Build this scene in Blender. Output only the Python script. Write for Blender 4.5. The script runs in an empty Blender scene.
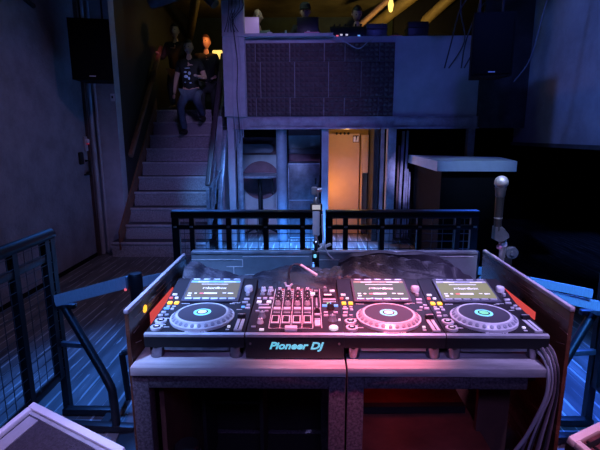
import bpy, bmesh, math, random
from mathutils import Vector, Matrix, Euler
random.seed(7)
SC = bpy.context.scene
COL = SC.collection
R = math.radians

# ------------------------------------------------------------------ camera
cam_d = bpy.data.cameras.new('camera'); cam = bpy.data.objects.new('camera', cam_d); COL.objects.link(cam)
cam_d.sensor_width = 36; cam_d.lens = 27.0; cam_d.clip_start = 0.05
pit, yaw, roll = R(11.4), R(1.0), R(0.2)
fw = Vector((-math.sin(yaw)*math.cos(pit), math.cos(yaw)*math.cos(pit), -math.sin(pit)))
rt = Vector((math.cos(yaw), math.sin(yaw), 0)); upv = rt.cross(fw)
mw = Matrix((rt, upv, -fw)).transposed() @ Matrix.Rotation(-roll, 3, 'Z')
cam.matrix_world = Matrix.Translation((0, 0, 1.68)) @ mw.to_4x4()
SC.camera = cam

# ------------------------------------------------------------------ world, lights, exposure
SC.view_settings.view_transform = 'Standard'
SC.view_settings.look = 'None'
SC.view_settings.gamma = 1.0
SC.view_settings.use_curve_mapping = False
SC.view_settings.exposure = 0.0
W = bpy.data.worlds.new('club_dark'); SC.world = W; W.use_nodes = True
W.node_tree.nodes['Background'].inputs[0].default_value = (0.030, 0.030, 0.075, 1)
W.node_tree.nodes['Background'].inputs[1].default_value = 0.10

def spot(name, loc, target, col, energy, deg, blend=0.6, rad=0.12):
    l = bpy.data.lights.new(name, 'SPOT'); l.color = col; l.energy = energy
    l.spot_size = R(deg); l.spot_blend = blend; l.shadow_soft_size = rad
    o = bpy.data.objects.new(name, l); COL.objects.link(o); o.location = loc
    o.rotation_euler = (Vector(target)-Vector(loc)).to_track_quat('-Z', 'Y').to_euler()
    return o
def point(name, loc, col, energy, rad=0.06):
    l = bpy.data.lights.new(name, 'POINT'); l.color = col; l.energy = energy; l.shadow_soft_size = rad
    o = bpy.data.objects.new(name, l); COL.objects.link(o); o.location = loc
    return o
spot('blue_flood_dancefloor', (-0.3, 3.9, 4.1), (-0.1, 5.75, 0.0), (0.07, 0.29, 1.0), 10500, 38, 0.7)
spot('cyan_wash_recess', (-0.5, 3.3, 2.75), (-0.6, 7.8, 0.7), (0.28, 0.38, 1.0), 560, 20, 0.8)  # added low beam that reaches the panel under the balcony
spot('violet_wash_balcony', (1.2, 2.6, 3.9), (1.3, 6.9, 2.4), (0.10, 0.118, 1.0), 90, 66, 0.9)
spot('violet_wash_pillar', (-0.2, 3.2, 4.0), (-0.5, 6.85, 2.0), (0.40, 0.29, 1.0), 210, 46, 0.9)
spot('violet_wash_stairs', (-1.3, 2.8, 2.75), (-2.05, 6.8, 0.6), (0.24, 0.27, 1.0), 90, 32, 0.9)
spot('cyan_wash_balustrade', (-0.9, 3.2, 3.9), (-1.42, 6.6, 1.0), (0.10, 0.36, 1.0), 700, 13, 0.9)  # extra beam added so the balustrade stands out
spot('lilac_spot_laptop', (0.3, 4.0, 4.15), (-0.86, 7.15, 3.2), (0.78, 0.58, 1.0), 130, 7, 0.6, 0.05)  # narrow beam added to brighten the pale laptop
spot('pink_spot_stair_top', (-0.6, 4.0, 4.15), (-2.52, 8.05, 3.06), (1.0, 0.25, 0.45), 190, 4.5, 0.8, 0.05)  # pinpoint beam added to turn the hand on the rail pink
spot('blue_wash_bar', (1.7, 2.6, 4.0), (2.0, 5.5, 1.36), (0.26, 0.46, 1.0), 330, 17, 0.8, 0.1)  # beam added to lift the bar counter top
spot('violet_spot_stair_people', (-0.7, 3.6, 4.1), (-1.9, 7.6, 2.5), (0.55, 0.48, 1.0), 170, 10, 0.8, 0.1)  # mild beam added to bring out the people on the stair
spot('violet_wash_planks', (0.9, 3.4, 2.75), (1.50, 7.15, 0.95), (0.42, 0.40, 1.0), 900, 9, 0.8, 0.1)  # beam added to make the leaning planks show
spot('violet_wash_left_wall', (0.2, 3.2, 3.9), (-2.98, 4.9, 0.4), (0.68, 0.48, 1.0), 80, 64, 0.9)
spot('blue_wash_right_wall', (0.4, 3.4, 3.9), (3.2, 5.0, 2.6), (0.09, 0.20, 1.0), 290, 56, 0.9)
spot('red_overhead', (0.22, 1.15, 4.0), (0.16, 1.58, 1.0), (1.0, 0.09, 0.18), 900, 15.5, 0.9, 0.05)
spot('pink_overhead', (0.30, 1.05, 4.0), (0.15, 1.62, 1.05), (1.0, 0.62, 0.82), 300, 19, 0.9, 0.05)
spot('blue_beam_desk', (-1.3, 0.5, 3.8), (-0.62, 1.70, 1.0), (0.24, 0.40, 1.0), 1200, 18, 0.9, 0.1)
spot('violet_beam_desk', (1.2, 0.6, 3.8), (0.78, 1.75, 1.0), (0.50, 0.40, 1.0), 620, 19, 0.9, 0.1)
spot('blue_beam_panels', (-0.3, -0.2, 3.9), (-0.25, 2.12, 1.04), (0.14, 0.36, 1.0), 420, 14, 0.9, 0.1)
spot('white_blue_mic_beam', (0.5, 0.6, 3.9), (0.90, 2.03, 1.38), (0.55, 0.68, 1.0), 480, 7, 0.9, 0.05)  # tight beam added to brighten the microphone
spot('blue_small_camera_beam', (-0.4, 0.3, 3.9), (0.04, 2.2, 1.25), (0.45, 0.55, 1.0), 260, 6, 0.9, 0.05)
spot('violet_back_beam', (0.9, 4.0, 3.9), (0.35, 1.98, 1.1), (0.42, 0.38, 1.0), 330, 20, 0.8, 0.2)
spot('blue_back_beam', (-1.3, 4.2, 3.9), (-0.55, 1.9, 1.0), (0.20, 0.34, 1.0), 300, 16, 0.8, 0.2)
spot('blue_beam_left', (-0.7, -0.4, 3.9), (-1.35, 2.5, 0.4), (0.07, 0.24, 1.0), 340, 24, 0.9, 0.15)
spot('blue_beam_right', (1.2, -0.4, 3.9), (1.55, 2.5, 0.75), (0.05, 0.26, 1.0), 1500, 20, 0.9, 0.15)
spot('blue_beam_left_floor', (-1.5, 4.3, 4.0), (-1.20, 2.7, 0.0), (0.05, 0.23, 1.0), 900, 36, 0.8, 0.15)
spot('blue_beam_right_floor', (2.1, 4.0, 4.0), (1.6, 2.5, 0.0), (0.035, 0.15, 1.0), 2000, 34, 0.8, 0.15)
spot('lilac_front_light', (0.1, -0.8, 2.7), (0.1, 1.4, 0.6), (0.36, 0.28, 1.0), 90, 38, 0.9, 0.25)
spot('lilac_left_corner', (-0.9, 0.0, 3.2), (-0.95, 1.5, 0.6), (0.56, 0.42, 1.0), 330, 20, 0.8, 0.1)
spot('pink_right_corner', (1.2, 0.0, 3.2), (1.15, 1.5, 0.6), (1.0, 0.36, 0.62), 260, 16, 0.8, 0.1)
def area_strip():
    l = bpy.data.lights.new('red_strip_glow', 'POINT'); l.color = (1.0, 0.05, 0.04); l.energy = 0.22; l.shadow_soft_size = 0.05
    o = bpy.data.objects.new('red_strip_glow', l); COL.objects.link(o); o.location = (0.36, 1.72, 0.80)
area_strip()

# ------------------------------------------------------------------ material helpers
def mat(name, col, rough=0.5, metal=0.0, var=0.0, vscale=8.0, col2=None, emit=None, estr=0.0, bump=0.0, bscale=60.0, spec=0.5, stretch=(1, 1, 1), rvar=0.0, det=6):
    m = bpy.data.materials.new(name); m.use_nodes = True
    nt = m.node_tree; b = nt.nodes['Principled BSDF']
    b.inputs['Base Color'].default_value = (*col, 1); b.inputs['Roughness'].default_value = rough
    b.inputs['Metallic'].default_value = metal; b.inputs['Specular IOR Level'].default_value = spec
    tc = nt.nodes.new('ShaderNodeTexCoord'); mp = nt.nodes.new('ShaderNodeMapping')
    mp.inputs['Scale'].default_value = stretch
    nt.links.new(tc.outputs['Object'], mp.inputs['Vector'])
    if var > 0 or col2:
        n = nt.nodes.new('ShaderNodeTexNoise'); n.inputs['Scale'].default_value = vscale; n.inputs['Detail'].default_value = det
        n.inputs['Roughness'].default_value = 0.65
        nt.links.new(mp.outputs[0], n.inputs['Vector'])
        rp = nt.nodes.new('ShaderNodeValToRGB')
        c2 = col2 if col2 else tuple(c*(1-var) for c in col)
        rp.color_ramp.elements[0].position = 0.38; rp.color_ramp.elements[1].position = 0.66
        rp.color_ramp.elements[0].color = (*c2, 1); rp.color_ramp.elements[1].color = (*col, 1)
        nt.links.new(n.outputs['Fac'], rp.inputs[0]); nt.links.new(rp.outputs[0], b.inputs['Base Color'])
        if rvar:
            mr = nt.nodes.new('ShaderNodeMapRange'); mr.inputs[3].default_value = rough-rvar; mr.inputs[4].default_value = rough+rvar
            nt.links.new(n.outputs['Fac'], mr.inputs[0]); nt.links.new(mr.outputs[0], b.inputs['Roughness'])
    if bump > 0:
        n2 = nt.nodes.new('ShaderNodeTexNoise'); n2.inputs['Scale'].default_value = bscale; n2.inputs['Detail'].default_value = 4
        nt.links.new(mp.outputs[0], n2.inputs['Vector'])
        bp = nt.nodes.new('ShaderNodeBump'); bp.inputs['Strength'].default_value = bump; bp.inputs['Distance'].default_value = 0.02
        nt.links.new(n2.outputs['Fac'], bp.inputs['Height']); nt.links.new(bp.outputs[0], b.inputs['Normal'])
    if emit:
        b.inputs['Emission Color'].default_value = (*emit, 1); b.inputs['Emission Strength'].default_value = estr
    return m

def floor_mat():
    m = bpy.data.materials.new('dark_glinting_planks'); m.use_nodes = True
    nt = m.node_tree; b = nt.nodes['Principled BSDF']; N = nt.nodes.new; L = nt.links.new
    tc = N('ShaderNodeTexCoord')
    def noise(scale, st, det=3):
        mp = N('ShaderNodeMapping'); mp.inputs['Scale'].default_value = st; L(tc.outputs['Object'], mp.inputs[0])
        n = N('ShaderNodeTexNoise'); n.inputs['Scale'].default_value = scale; n.inputs['Detail'].default_value = det
        L(mp.outputs[0], n.inputs['Vector']); return n.outputs['Fac']
    def math_(op, a, b_=None):
        q = N('ShaderNodeMath'); q.operation = op
        for i, v in enumerate((a, b_)):
            if v is None: continue
            if isinstance(v, (int, float)): q.inputs[i].default_value = v
            else: L(v, q.inputs[i])
        return q.outputs[0]
    sx = N('ShaderNodeSeparateXYZ'); L(tc.outputs['Object'], sx.inputs[0])
    pl = math_('MULTIPLY', sx.outputs['X'], 11.5)
    fr = math_('FRACT', pl)
    seam = math_('GREATER_THAN', math_('ABSOLUTE', math_('SUBTRACT', fr, 0.5)), 0.42)
    streak_noise = noise(1.0, (26, 2.4, 1), 2)
    seam_glint = math_('MULTIPLY', seam, math_('GREATER_THAN', streak_noise, 0.50))
    scr = math_('GREATER_THAN', noise(1.0, (70, 1.6, 1), 2), 0.66)
    light = math_('MAXIMUM', seam_glint, math_('MULTIPLY', scr, 0.6))  # pale streaks put gloss reflections and scratches into the plank colour
    rp = N('ShaderNodeValToRGB'); e = rp.color_ramp.elements
    e[0].position = 0.3; e[0].color = (0.060, 0.058, 0.060, 1); e[1].position = 0.75; e[1].color = (0.22, 0.21, 0.215, 1)
    L(noise(1.0, (9, 0.9, 1), 5), rp.inputs[0])
    mx = N('ShaderNodeMix'); mx.data_type = 'RGBA'
    L(light, mx.inputs[0]); L(rp.outputs[0], mx.inputs[6]); mx.inputs[7].default_value = (0.46, 0.45, 0.45, 1)
    L(mx.outputs[2], b.inputs['Base Color'])
    mr = N('ShaderNodeMapRange'); mr.inputs[3].default_value = 0.28; mr.inputs[4].default_value = 0.6
    L(noise(1.0, (14, 1.2, 1), 4), mr.inputs[0]); L(mr.outputs[0], b.inputs['Roughness'])
    bp = N('ShaderNodeBump'); bp.inputs['Strength'].default_value = 0.35; bp.inputs['Distance'].default_value = 0.01
    L(math_('SUBTRACT', streak_noise, math_('MULTIPLY', seam, 0.5)), bp.inputs['Height']); L(bp.outputs[0], b.inputs['Normal'])
    return m

M = {}
M['floor'] = floor_mat()
M['left_wall'] = mat('left_wall_paint', (0.30, 0.27, 0.30), 0.6, var=0.35, vscale=3.0, bump=0.5, bscale=38, stretch=(1, 1, 1))
M['violet_paint'] = mat('grey_paint', (0.46, 0.44, 0.48), 0.55, var=0.25, vscale=4, bump=0.15)
M['balcony_paint'] = mat('balcony_paint', (0.50, 0.50, 0.52), 0.6, var=0.22, vscale=2.2, bump=0.1)
M['beam_paint'] = mat('beam_paint', (0.44, 0.42, 0.46), 0.5, var=0.4, vscale=6, bump=0.2)
M['right_wall'] = mat('right_wall_paint', (0.36, 0.36, 0.38), 0.7, var=0.35, vscale=1.6, bump=0.1)
M['black_wall'] = mat('black_wall_paint', (0.006, 0.006, 0.007), 0.8, var=0.3, spec=0.15)
M['stain'] = mat('sooty_paint', (0.05, 0.05, 0.055), 0.8, var=0.5, vscale=5)
M['ceiling'] = mat('dark_ceiling', (0.05, 0.05, 0.05), 0.8, var=0.4)
M['warm_ceiling'] = mat('ochre_ceiling', (0.20, 0.17, 0.11), 0.7, var=0.5, vscale=2)
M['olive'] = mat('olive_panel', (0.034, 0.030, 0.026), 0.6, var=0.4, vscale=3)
M['stair'] = mat('terrazzo_step', (0.50, 0.47, 0.50), 0.6, var=0.45, vscale=70, det=2)
M['tread'] = mat('dark_worn_tread', (0.10, 0.09, 0.10), 0.6, var=0.5, vscale=30)
M['nosing'] = mat('step_nosing', (0.62, 0.58, 0.60), 0.45, var=0.3, vscale=20)
M['wood_rail'] = mat('worn_brown_rail', (0.30, 0.13, 0.075), 0.4, var=0.4, vscale=12)
M['blue_steel'] = mat('blue_grey_steel', (0.34, 0.41, 0.48), 0.35, metal=0.3, var=0.4, vscale=14)
M['foam'] = mat('acoustic_foam', (0.15, 0.10, 0.10), 0.95, var=0.2)
M['foam_seam'] = mat('foam_backing', (0.16, 0.15, 0.17), 0.9)
M['black_metal'] = mat('black_metal', (0.012, 0.013, 0.016), 0.45, metal=0.1, spec=0.4, var=0.3, vscale=12)
M['rail_top'] = mat('lit_rail_top', (0.38, 0.40, 0.44), 0.3, metal=0.5, var=0.45, vscale=3, stretch=(1, 1, 1), rvar=0.1)  # lit upper side of the black rails put into a paler colour
M['wire'] = mat('wire_mesh_steel', (0.10, 0.11, 0.13), 0.4, metal=0.6)
M['black_plastic'] = mat('black_plastic', (0.016, 0.016, 0.019), 0.42, var=0.2, vscale=30)
M['matte_black'] = mat('matte_black', (0.010, 0.010, 0.012), 0.8, var=0.2)
M['deck_black'] = mat('deck_black', (0.014, 0.010, 0.015), 0.5, spec=0.25, var=0.15, vscale=40)
M['mixer_top'] = mat('mixer_faceplate', (0.030, 0.016, 0.022), 0.5, spec=0.3, var=0.15, vscale=40)
M['silver'] = mat('silver_metal', (0.72, 0.72, 0.75), 0.28, metal=0.9, var=0.1)
M['pale_plastic'] = mat('pale_grey_plastic', (0.82, 0.80, 0.84), 0.4, var=0.12, vscale=20)
M['trim_silver'] = mat('pale_trim', (0.66, 0.66, 0.70), 0.32, metal=0.35, var=0.2, vscale=20)
M['speaker_black'] = mat('speaker_black', (0.004, 0.004, 0.005), 0.8, spec=0.1)
M['jog_plate'] = mat('jog_plate', (0.075, 0.065, 0.085), 0.4, spec=0.4)
M['bezel'] = mat('slate_bezel', (0.09, 0.09, 0.12), 0.4)
M['knob_grey'] = mat('knob_grey', (0.05, 0.05, 0.06), 0.35)
M['dark_chrome'] = mat('dark_chrome', (0.22, 0.20, 0.23), 0.18, metal=1.0)
M['dimple'] = mat('jog_dimple', (0.30, 0.30, 0.36), 0.35)
M['jog_ring'] = mat('jog_ring_silver', (0.60, 0.58, 0.62), 0.35, metal=0.2)
M['white_mark'] = mat('white_print', (0.82, 0.80, 0.82), 0.5)
M['lit_white'] = mat('lit_white', (0.8, 0.8, 0.85), 0.4, emit=(0.85, 0.80, 0.95), estr=0.55)
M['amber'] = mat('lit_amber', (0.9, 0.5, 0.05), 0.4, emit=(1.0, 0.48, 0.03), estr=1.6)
M['lit_cyan'] = mat('lit_cyan', (0.2, 0.7, 0.8), 0.4, emit=(0.25, 0.80, 0.95), estr=0.75)
M['logo_cyan'] = mat('logo_cyan', (0.2, 0.7, 0.8), 0.4, emit=(0.12, 0.60, 0.72), estr=0.75)
M['lit_blue'] = mat('lit_blue', (0.1, 0.3, 0.8), 0.4, emit=(0.15, 0.42, 1.0), estr=0.9)
M['lit_red'] = mat('lit_red', (0.8, 0.1, 0.1), 0.4, emit=(1.0, 0.15, 0.22), estr=0.8)
M['lit_green'] = mat('lit_green', (0.2, 0.7, 0.3), 0.4, emit=(0.25, 0.85, 0.40), estr=0.6)
M['screen_grey'] = mat('screen_grey', (0.006, 0.006, 0.006), 0.5, spec=0.1, emit=(0.26, 0.26, 0.28), estr=0.75)
M['screen_taupe'] = mat('screen_taupe', (0.006, 0.006, 0.006), 0.5, spec=0.1, emit=(0.26, 0.22, 0.22), estr=0.75)
M['screen_sand'] = mat('screen_sand', (0.006, 0.006, 0.006), 0.5, spec=0.1, emit=(0.40, 0.37, 0.26), estr=0.8)
M['orange_bar'] = mat('screen_orange', (0.1, 0.05, 0.02), 0.3, emit=(0.8, 0.28, 0.12), estr=0.6)
M['board'] = mat('glossy_stained_board', (0.13, 0.052, 0.034), 0.26, var=0.6, vscale=5, stretch=(1, 0.25, 2), rvar=0.1)
M['board_edge'] = mat('pale_board_edge', (0.55, 0.50, 0.58), 0.45, var=0.25, vscale=14)
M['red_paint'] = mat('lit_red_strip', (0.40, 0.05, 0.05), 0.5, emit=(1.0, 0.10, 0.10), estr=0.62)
M['scratch'] = mat('bare_scratch', (0.60, 0.34, 0.28), 0.5)
M['steel_top'] = mat('brushed_steel_top', (0.72, 0.69, 0.70), 0.36, metal=0.2, var=0.35, vscale=9, stretch=(0.5, 3, 3), rvar=0.1)
M['steel_frame'] = mat('worn_dark_steel', (0.20, 0.18, 0.21), 0.42, metal=0.4, col2=(0.06, 0.05, 0.07), vscale=110, rvar=0.1)
M['panel_steel'] = mat('blue_grey_panel', (0.24, 0.29, 0.33), 0.45, metal=0.25, var=0.35, vscale=5)
M['plywood_red_lit'] = mat('red_lit_board', (0.26, 0.075, 0.050), 0.5, var=0.6, vscale=4, stretch=(0.7, 1, 3))  # red glow under the desk is put into the board colour
M['brown_board'] = mat('brown_inner_board', (0.14, 0.07, 0.055), 0.6, var=0.3)
M['cloth'] = mat('dark_violet_cloth', (0.034, 0.029, 0.046), 0.48, var=0.35, vscale=10, bump=0.2, bscale=120)
M['cable'] = mat('cable_rubber', (0.19, 0.15, 0.18), 0.45)
M['cable_dark'] = mat('dark_cable_rubber', (0.05, 0.05, 0.06), 0.5)
M['cable_grey'] = mat('grey_cable', (0.40, 0.40, 0.46), 0.5)
M['belt'] = mat('belt_webbing', (0.62, 0.70, 0.74), 0.55, var=0.25, vscale=40, stretch=(12, 12, 1))
M['carpet'] = mat('grey_carpet', (0.075, 0.062, 0.085), 0.95, var=0.45, vscale=90, bump=0.6, bscale=160)
M['white_edge'] = mat('white_edging', (0.88, 0.84, 0.86), 0.4, var=0.1)
M['grille'] = mat('monitor_grille', (0.24, 0.10, 0.12), 0.5, metal=0.3, var=0.5, vscale=30)
M['mural_white'] = mat('pale_painted_panel', (0.56, 0.60, 0.62), 0.6, var=0.2, vscale=4)
M['maroon'] = mat('maroon_disc', (0.26, 0.12, 0.15), 0.6, var=0.3)
M['dark_tube'] = mat('slate_tube', (0.22, 0.23, 0.28), 0.5)
M['locker'] = mat('scuffed_locker_metal', (0.13, 0.14, 0.17), 0.4, metal=0.35, var=0.5, vscale=9)
M['warm_panel'] = mat('ochre_panel', (0.62, 0.40, 0.20), 0.6, var=0.15, vscale=2)
M['counter'] = mat('pale_counter', (0.62, 0.68, 0.74), 0.4, var=0.1)
M['plank'] = mat('pale_plank', (0.42, 0.40, 0.46), 0.6, var=0.4, vscale=6, stretch=(4, 4, 0.6))
M['plank_brown'] = mat('brown_plank', (0.24, 0.13, 0.10), 0.6, var=0.4, vscale=6, stretch=(4, 4, 0.6))
M['skin'] = mat('skin', (0.55, 0.33, 0.26), 0.5, var=0.08)
M['hair'] = mat('black_hair', (0.012, 0.010, 0.010), 0.5)
M['hair_brown'] = mat('brown_hair', (0.06, 0.025, 0.015), 0.5)
M['black_shirt'] = mat('black_cloth', (0.012, 0.012, 0.015), 0.85, var=0.2)
M['grey_shirt'] = mat('grey_cloth', (0.16, 0.19, 0.20), 0.85, var=0.2)
M['jeans'] = mat('blue_jeans', (0.10, 0.13, 0.20), 0.85, var=0.35, vscale=14)
M['dark_trousers'] = mat('dark_trousers', (0.02, 0.02, 0.024), 0.85)
M['shoe'] = mat('dark_shoe', (0.03, 0.025, 0.025), 0.5)
M['eye'] = mat('eye', (0.01, 0.01, 0.01), 0.2)
M['lip'] = mat('lip', (0.28, 0.10, 0.09), 0.5)
M['print'] = mat('pale_shirt_print', (0.45, 0.60, 0.80), 0.7)
M['laptop_white'] = mat('pale_laptop_lid', (0.72, 0.62, 0.76), 0.35)
M['teal_tint'] = mat('teal_lit_item', (0.30, 0.60, 0.52), 0.4)  # teal light on the balcony deck is put into this colour
M['pink_tint'] = mat('pink_item', (0.80, 0.30, 0.42), 0.4)  # pink light on the balcony controller is put into this colour
M['mic_ball'] = mat('mic_grille_mesh', (0.66, 0.66, 0.72), 0.45, metal=0.5, var=0.35, vscale=260, det=1)
M['duct'] = mat('ochre_duct', (0.30, 0.22, 0.10), 0.45, metal=0.2, var=0.4, vscale=3)
M['lamp_warm'] = mat('warm_lamp_glass', (1, 0.6, 0.2), 0.4, emit=(1.0, 0.55, 0.14), estr=3.0)
M['lamp_yellow'] = mat('yellow_lamp_glass', (1, 0.8, 0.3), 0.4, emit=(1.0, 0.68, 0.16), estr=1.3)

# ------------------------------------------------------------------ mesh helpers
class MB:
    def __init__(s): s.bm = bmesh.new()
    def box(s, a, b, bev=0.0, mtx=None):
        x0, y0, z0 = a; x1, y1, z1 = b
        vs = [s.bm.verts.new(p) for p in ((x0,y0,z0),(x1,y0,z0),(x1,y1,z0),(x0,y1,z0),(x0,y0,z1),(x1,y0,z1),(x1,y1,z1),(x0,y1,z1))]
        fs = [s.bm.faces.new([vs[i] for i in f]) for f in ((0,3,2,1),(4,5,6,7),(0,1,5,4),(1,2,6,5),(2,3,7,6),(3,0,4,7))]
        if bev > 0:
            es = {e for f in fs for e in f.edges}
            r = bmesh.ops.bevel(s.bm, geom=list(es), offset=bev, segments=2, profile=0.5, affect='EDGES')
            vs = list({v for f in r['faces'] for v in f.verts} | {v for v in vs if v.is_valid})
        if mtx: bmesh.ops.transform(s.bm, matrix=mtx, verts=[v for v in vs if v.is_valid])
        return s
    def cbox(s, c, d, bev=0.0, mtx=None):
        return s.box(tuple(c[i]-d[i]/2 for i in range(3)), tuple(c[i]+d[i]/2 for i in range(3)), bev, mtx)
    def bar(s, p, q, w, h, bev=0.0):
        p = Vector(p); q = Vector(q); d = q-p
        m = Matrix.Translation((p+q)/2) @ d.to_track_quat('X', 'Z').to_matrix().to_4x4()
        return s.box((-d.length/2, -w/2, -h/2), (d.length/2, w/2, h/2), bev, m)
    def tube(s, pts, r, n=10, cap=True):
        pts = [Vector(p) for p in pts]; k = len(pts); rings = []
        rs = r if isinstance(r, (list, tuple)) else [r]*k
        nrm = None
        for i, p in enumerate(pts):
            t = (pts[min(i+1, k-1)]-pts[max(i-1, 0)]).normalized()
            if nrm is None:
                nrm = t.orthogonal().normalized()
            else:
                nrm = (nrm - t*nrm.dot(t)); nrm = nrm.normalized() if nrm.length > 1e-6 else t.orthogonal().normalized()
            bi = t.cross(nrm)
            rings.append([s.bm.verts.new(p+(nrm*math.cos(2*math.pi*j/n)+bi*math.sin(2*math.pi*j/n))*rs[i]) for j in range(n)])
        for a, b in zip(rings, rings[1:]):
            for j in range(n): s.bm.faces.new((a[j], a[(j+1) % n], b[(j+1) % n], b[j])).smooth = True
        if cap:
            s.bm.faces.new(rings[0][::-1]); s.bm.faces.new(rings[-1])
        return s
    def lathe(s, prof, c=(0, 0, 0), n=24, mtx=None, smooth=True):
        rings = []; allv = []
        for (r, z) in prof:
            if r < 1e-6: ring = [s.bm.verts.new((c[0], c[1], c[2]+z))]
            else: ring = [s.bm.verts.new((c[0]+r*math.cos(2*math.pi*j/n), c[1]+r*math.sin(2*math.pi*j/n), c[2]+z)) for j in range(n)]
            rings.append(ring); allv += ring
        for a, b in zip(rings, rings[1:]):
            for j in range(n):
                k = (j+1) % n
                if len(a) == 1 and len(b) == 1: continue
                if len(a) == 1: f = s.bm.faces.new((a[0], b[k], b[j]))
                elif len(b) == 1: f = s.bm.faces.new((a[j], a[k], b[0]))
                else: f = s.bm.faces.new((a[j], a[k], b[k], b[j]))
                f.smooth = smooth
        if len(rings[0]) > 1: s.bm.faces.new(rings[0][::-1])
        if len(rings[-1]) > 1: s.bm.faces.new(rings[-1])
        if mtx: bmesh.ops.transform(s.bm, matrix=mtx, verts=allv)
        return s
    def cyl(s, c, r, h, n=20, mtx=None): return s.lathe([(r, 0), (r, h)], c, n, mtx, True)
    def prism(s, poly, a, b, axis='x'):
        def P(u, v, w): return {'x': (w, u, v), 'y': (u, w, v), 'z': (u, v, w)}[axis]
        va = [s.bm.verts.new(P(u, v, a)) for u, v in poly]; vb = [s.bm.verts.new(P(u, v, b)) for u, v in poly]
        k = len(poly); s.bm.faces.new(va[::-1]); s.bm.faces.new(vb)
        for i in range(k): s.bm.faces.new((va[i], va[(i+1) % k], vb[(i+1) % k], vb[i]))
        return s
    def sphere(s, c, rad, n=12, m=8):
        rx, ry, rz = rad if isinstance(rad, (list, tuple)) else (rad,)*3
        r = bmesh.ops.create_uvsphere(s.bm, u_segments=n, v_segments=m, radius=1)
        for v in r['verts']:
            v.co = Vector((c[0]+v.co.x*rx, c[1]+v.co.y*ry, c[2]+v.co.z*rz))
            for f in v.link_faces: f.smooth = True
        return s
    def build(s, name, material, parent=None, loc=None, kind=None, label=None):
        bmesh.ops.recalc_face_normals(s.bm, faces=s.bm.faces)
        me = bpy.data.meshes.new(name); s.bm.to_mesh(me); s.bm.free()
        me.set_sharp_from_angle(angle=R(42))
        me.materials.append(material)
        o = bpy.data.objects.new(name, me); COL.objects.link(o)
        if parent: o.parent = parent
        if loc: o.location = loc
        if kind: o['kind'] = kind
        if label: o['label'] = label
        return o

def tag(o, label, cat, group=None):
    o['label'] = label; o['category'] = cat
    if group: o['group'] = group
    return o
def thing(name, label, cat, loc=(0, 0, 0), rz=0.0, group=None):
    o = bpy.data.objects.new(name, None); COL.objects.link(o); o.location = loc; o.rotation_euler = (0, 0, rz)
    o.empty_display_size = 0.1
    return tag(o, label, cat, group)
def copy_tree(o, parent=None):
    c = o.copy(); COL.objects.link(c)
    if parent: c.parent = parent
    for ch in list(o.children): copy_tree(ch, c)
    return c
def struct(name, mb, m, parent=None): return mb.build(name, m, parent, kind='structure')
def text_obj(body, size, m, parent, mtx, name='lettering', ext=0.0006, shear=0.0, xs=1.0, space=1.0, bold=0.0):
    cu = bpy.data.curves.new(name, 'FONT'); cu.body = body; cu.size = size; cu.extrude = ext; cu.shear = shear
    cu.align_x = 'CENTER'; cu.align_y = 'CENTER'; cu.space_character = space; cu.offset = bold
    t = bpy.data.objects.new(name+'_curve', cu); COL.objects.link(t)
    bpy.context.view_layer.update()
    me = bpy.data.meshes.new_from_object(t.evaluated_get(bpy.context.evaluated_depsgraph_get()))
    bpy.data.objects.remove(t)
    me.transform(mtx @ Matrix.Diagonal((xs, 1, 1, 1)))
    me.materials.clear(); me.materials.append(m)
    o = bpy.data.objects.new(name, me); COL.objects.link(o); o.parent = parent
    return o
def smooth_path(pts, n=6):
    pts = [Vector(p) for p in pts]; out = []
    for i in range(len(pts)-1):
        p0 = pts[max(i-1, 0)]; p1 = pts[i]; p2 = pts[i+1]; p3 = pts[min(i+2, len(pts)-1)]
        for k in range(n):
            t = k/n
            out.append(0.5*((2*p1)+(p2-p0)*t+(2*p0-5*p1+4*p2-p3)*t*t+(3*p1-p0-3*p2+p3)*t**3))
    out.append(pts[-1]); return out

# ================================================================== SETTING
struct('floor', MB().box((-3.2, -1.5, -0.12), (5.6, 9.2, 0.0)), M['floor'])
struct('wall_left', MB().box((-3.2, -1.5, 0), (-3.0, 6.32, 4.2)), M['left_wall'])
struct('ceiling', MB().box((-3.2, -1.5, 4.2), (5.6, 6.9, 4.3)), M['ceiling'])
struct('wall_rear', MB().box((-3.2, -1.7, 0), (5.6, -1.5, 4.2)), M['black_wall'])
# wall return beside the stair, and the stair's own side wall
struct('wall_stair_return', MB().box((-3.2, 6.32, 0), (-2.625, 6.5, 4.2)), M['violet_paint'])
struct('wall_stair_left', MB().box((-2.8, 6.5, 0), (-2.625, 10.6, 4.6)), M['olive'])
struct('wall_mezzanine_back', MB().box((-2.8, 10.6, 0), (3.4, 10.75, 4.8)), mat('dark_green_wall', (0.035, 0.055, 0.05), 0.7, var=0.3))
struct('ceiling_mezzanine', MB().box((-2.8, 6.9, 4.2), (3.4, 10.75, 4.3)), M['warm_ceiling'])
# right wall above, dark bar room below
struct('wall_right', MB().box((3.2, -1.5, 1.55), (3.4, 7.2, 4.2)), M['right_wall'])
struct('trim_1', MB().box((3.17, -1.5, 1.50), (3.42, 7.2, 1.55)), M['stain'])
struct('wall_bar_back', MB().box((5.4, -1.5, 0), (5.6, 9.2, 4.2)), M['black_wall'])
struct('wall_back_right', MB().box((1.6, 8.9, 0), (5.6, 9.1, 4.2)), M['black_wall'])
struct('wall_soot', MB().box((2.50, 6.86, 1.76), (3.2, 6.9, 4.2)), M['stain'])
struct('ceiling_bar', MB().box((3.4, -1.5, 1.6), (5.6, 9.1, 1.7)), M['black_wall'])
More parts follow.
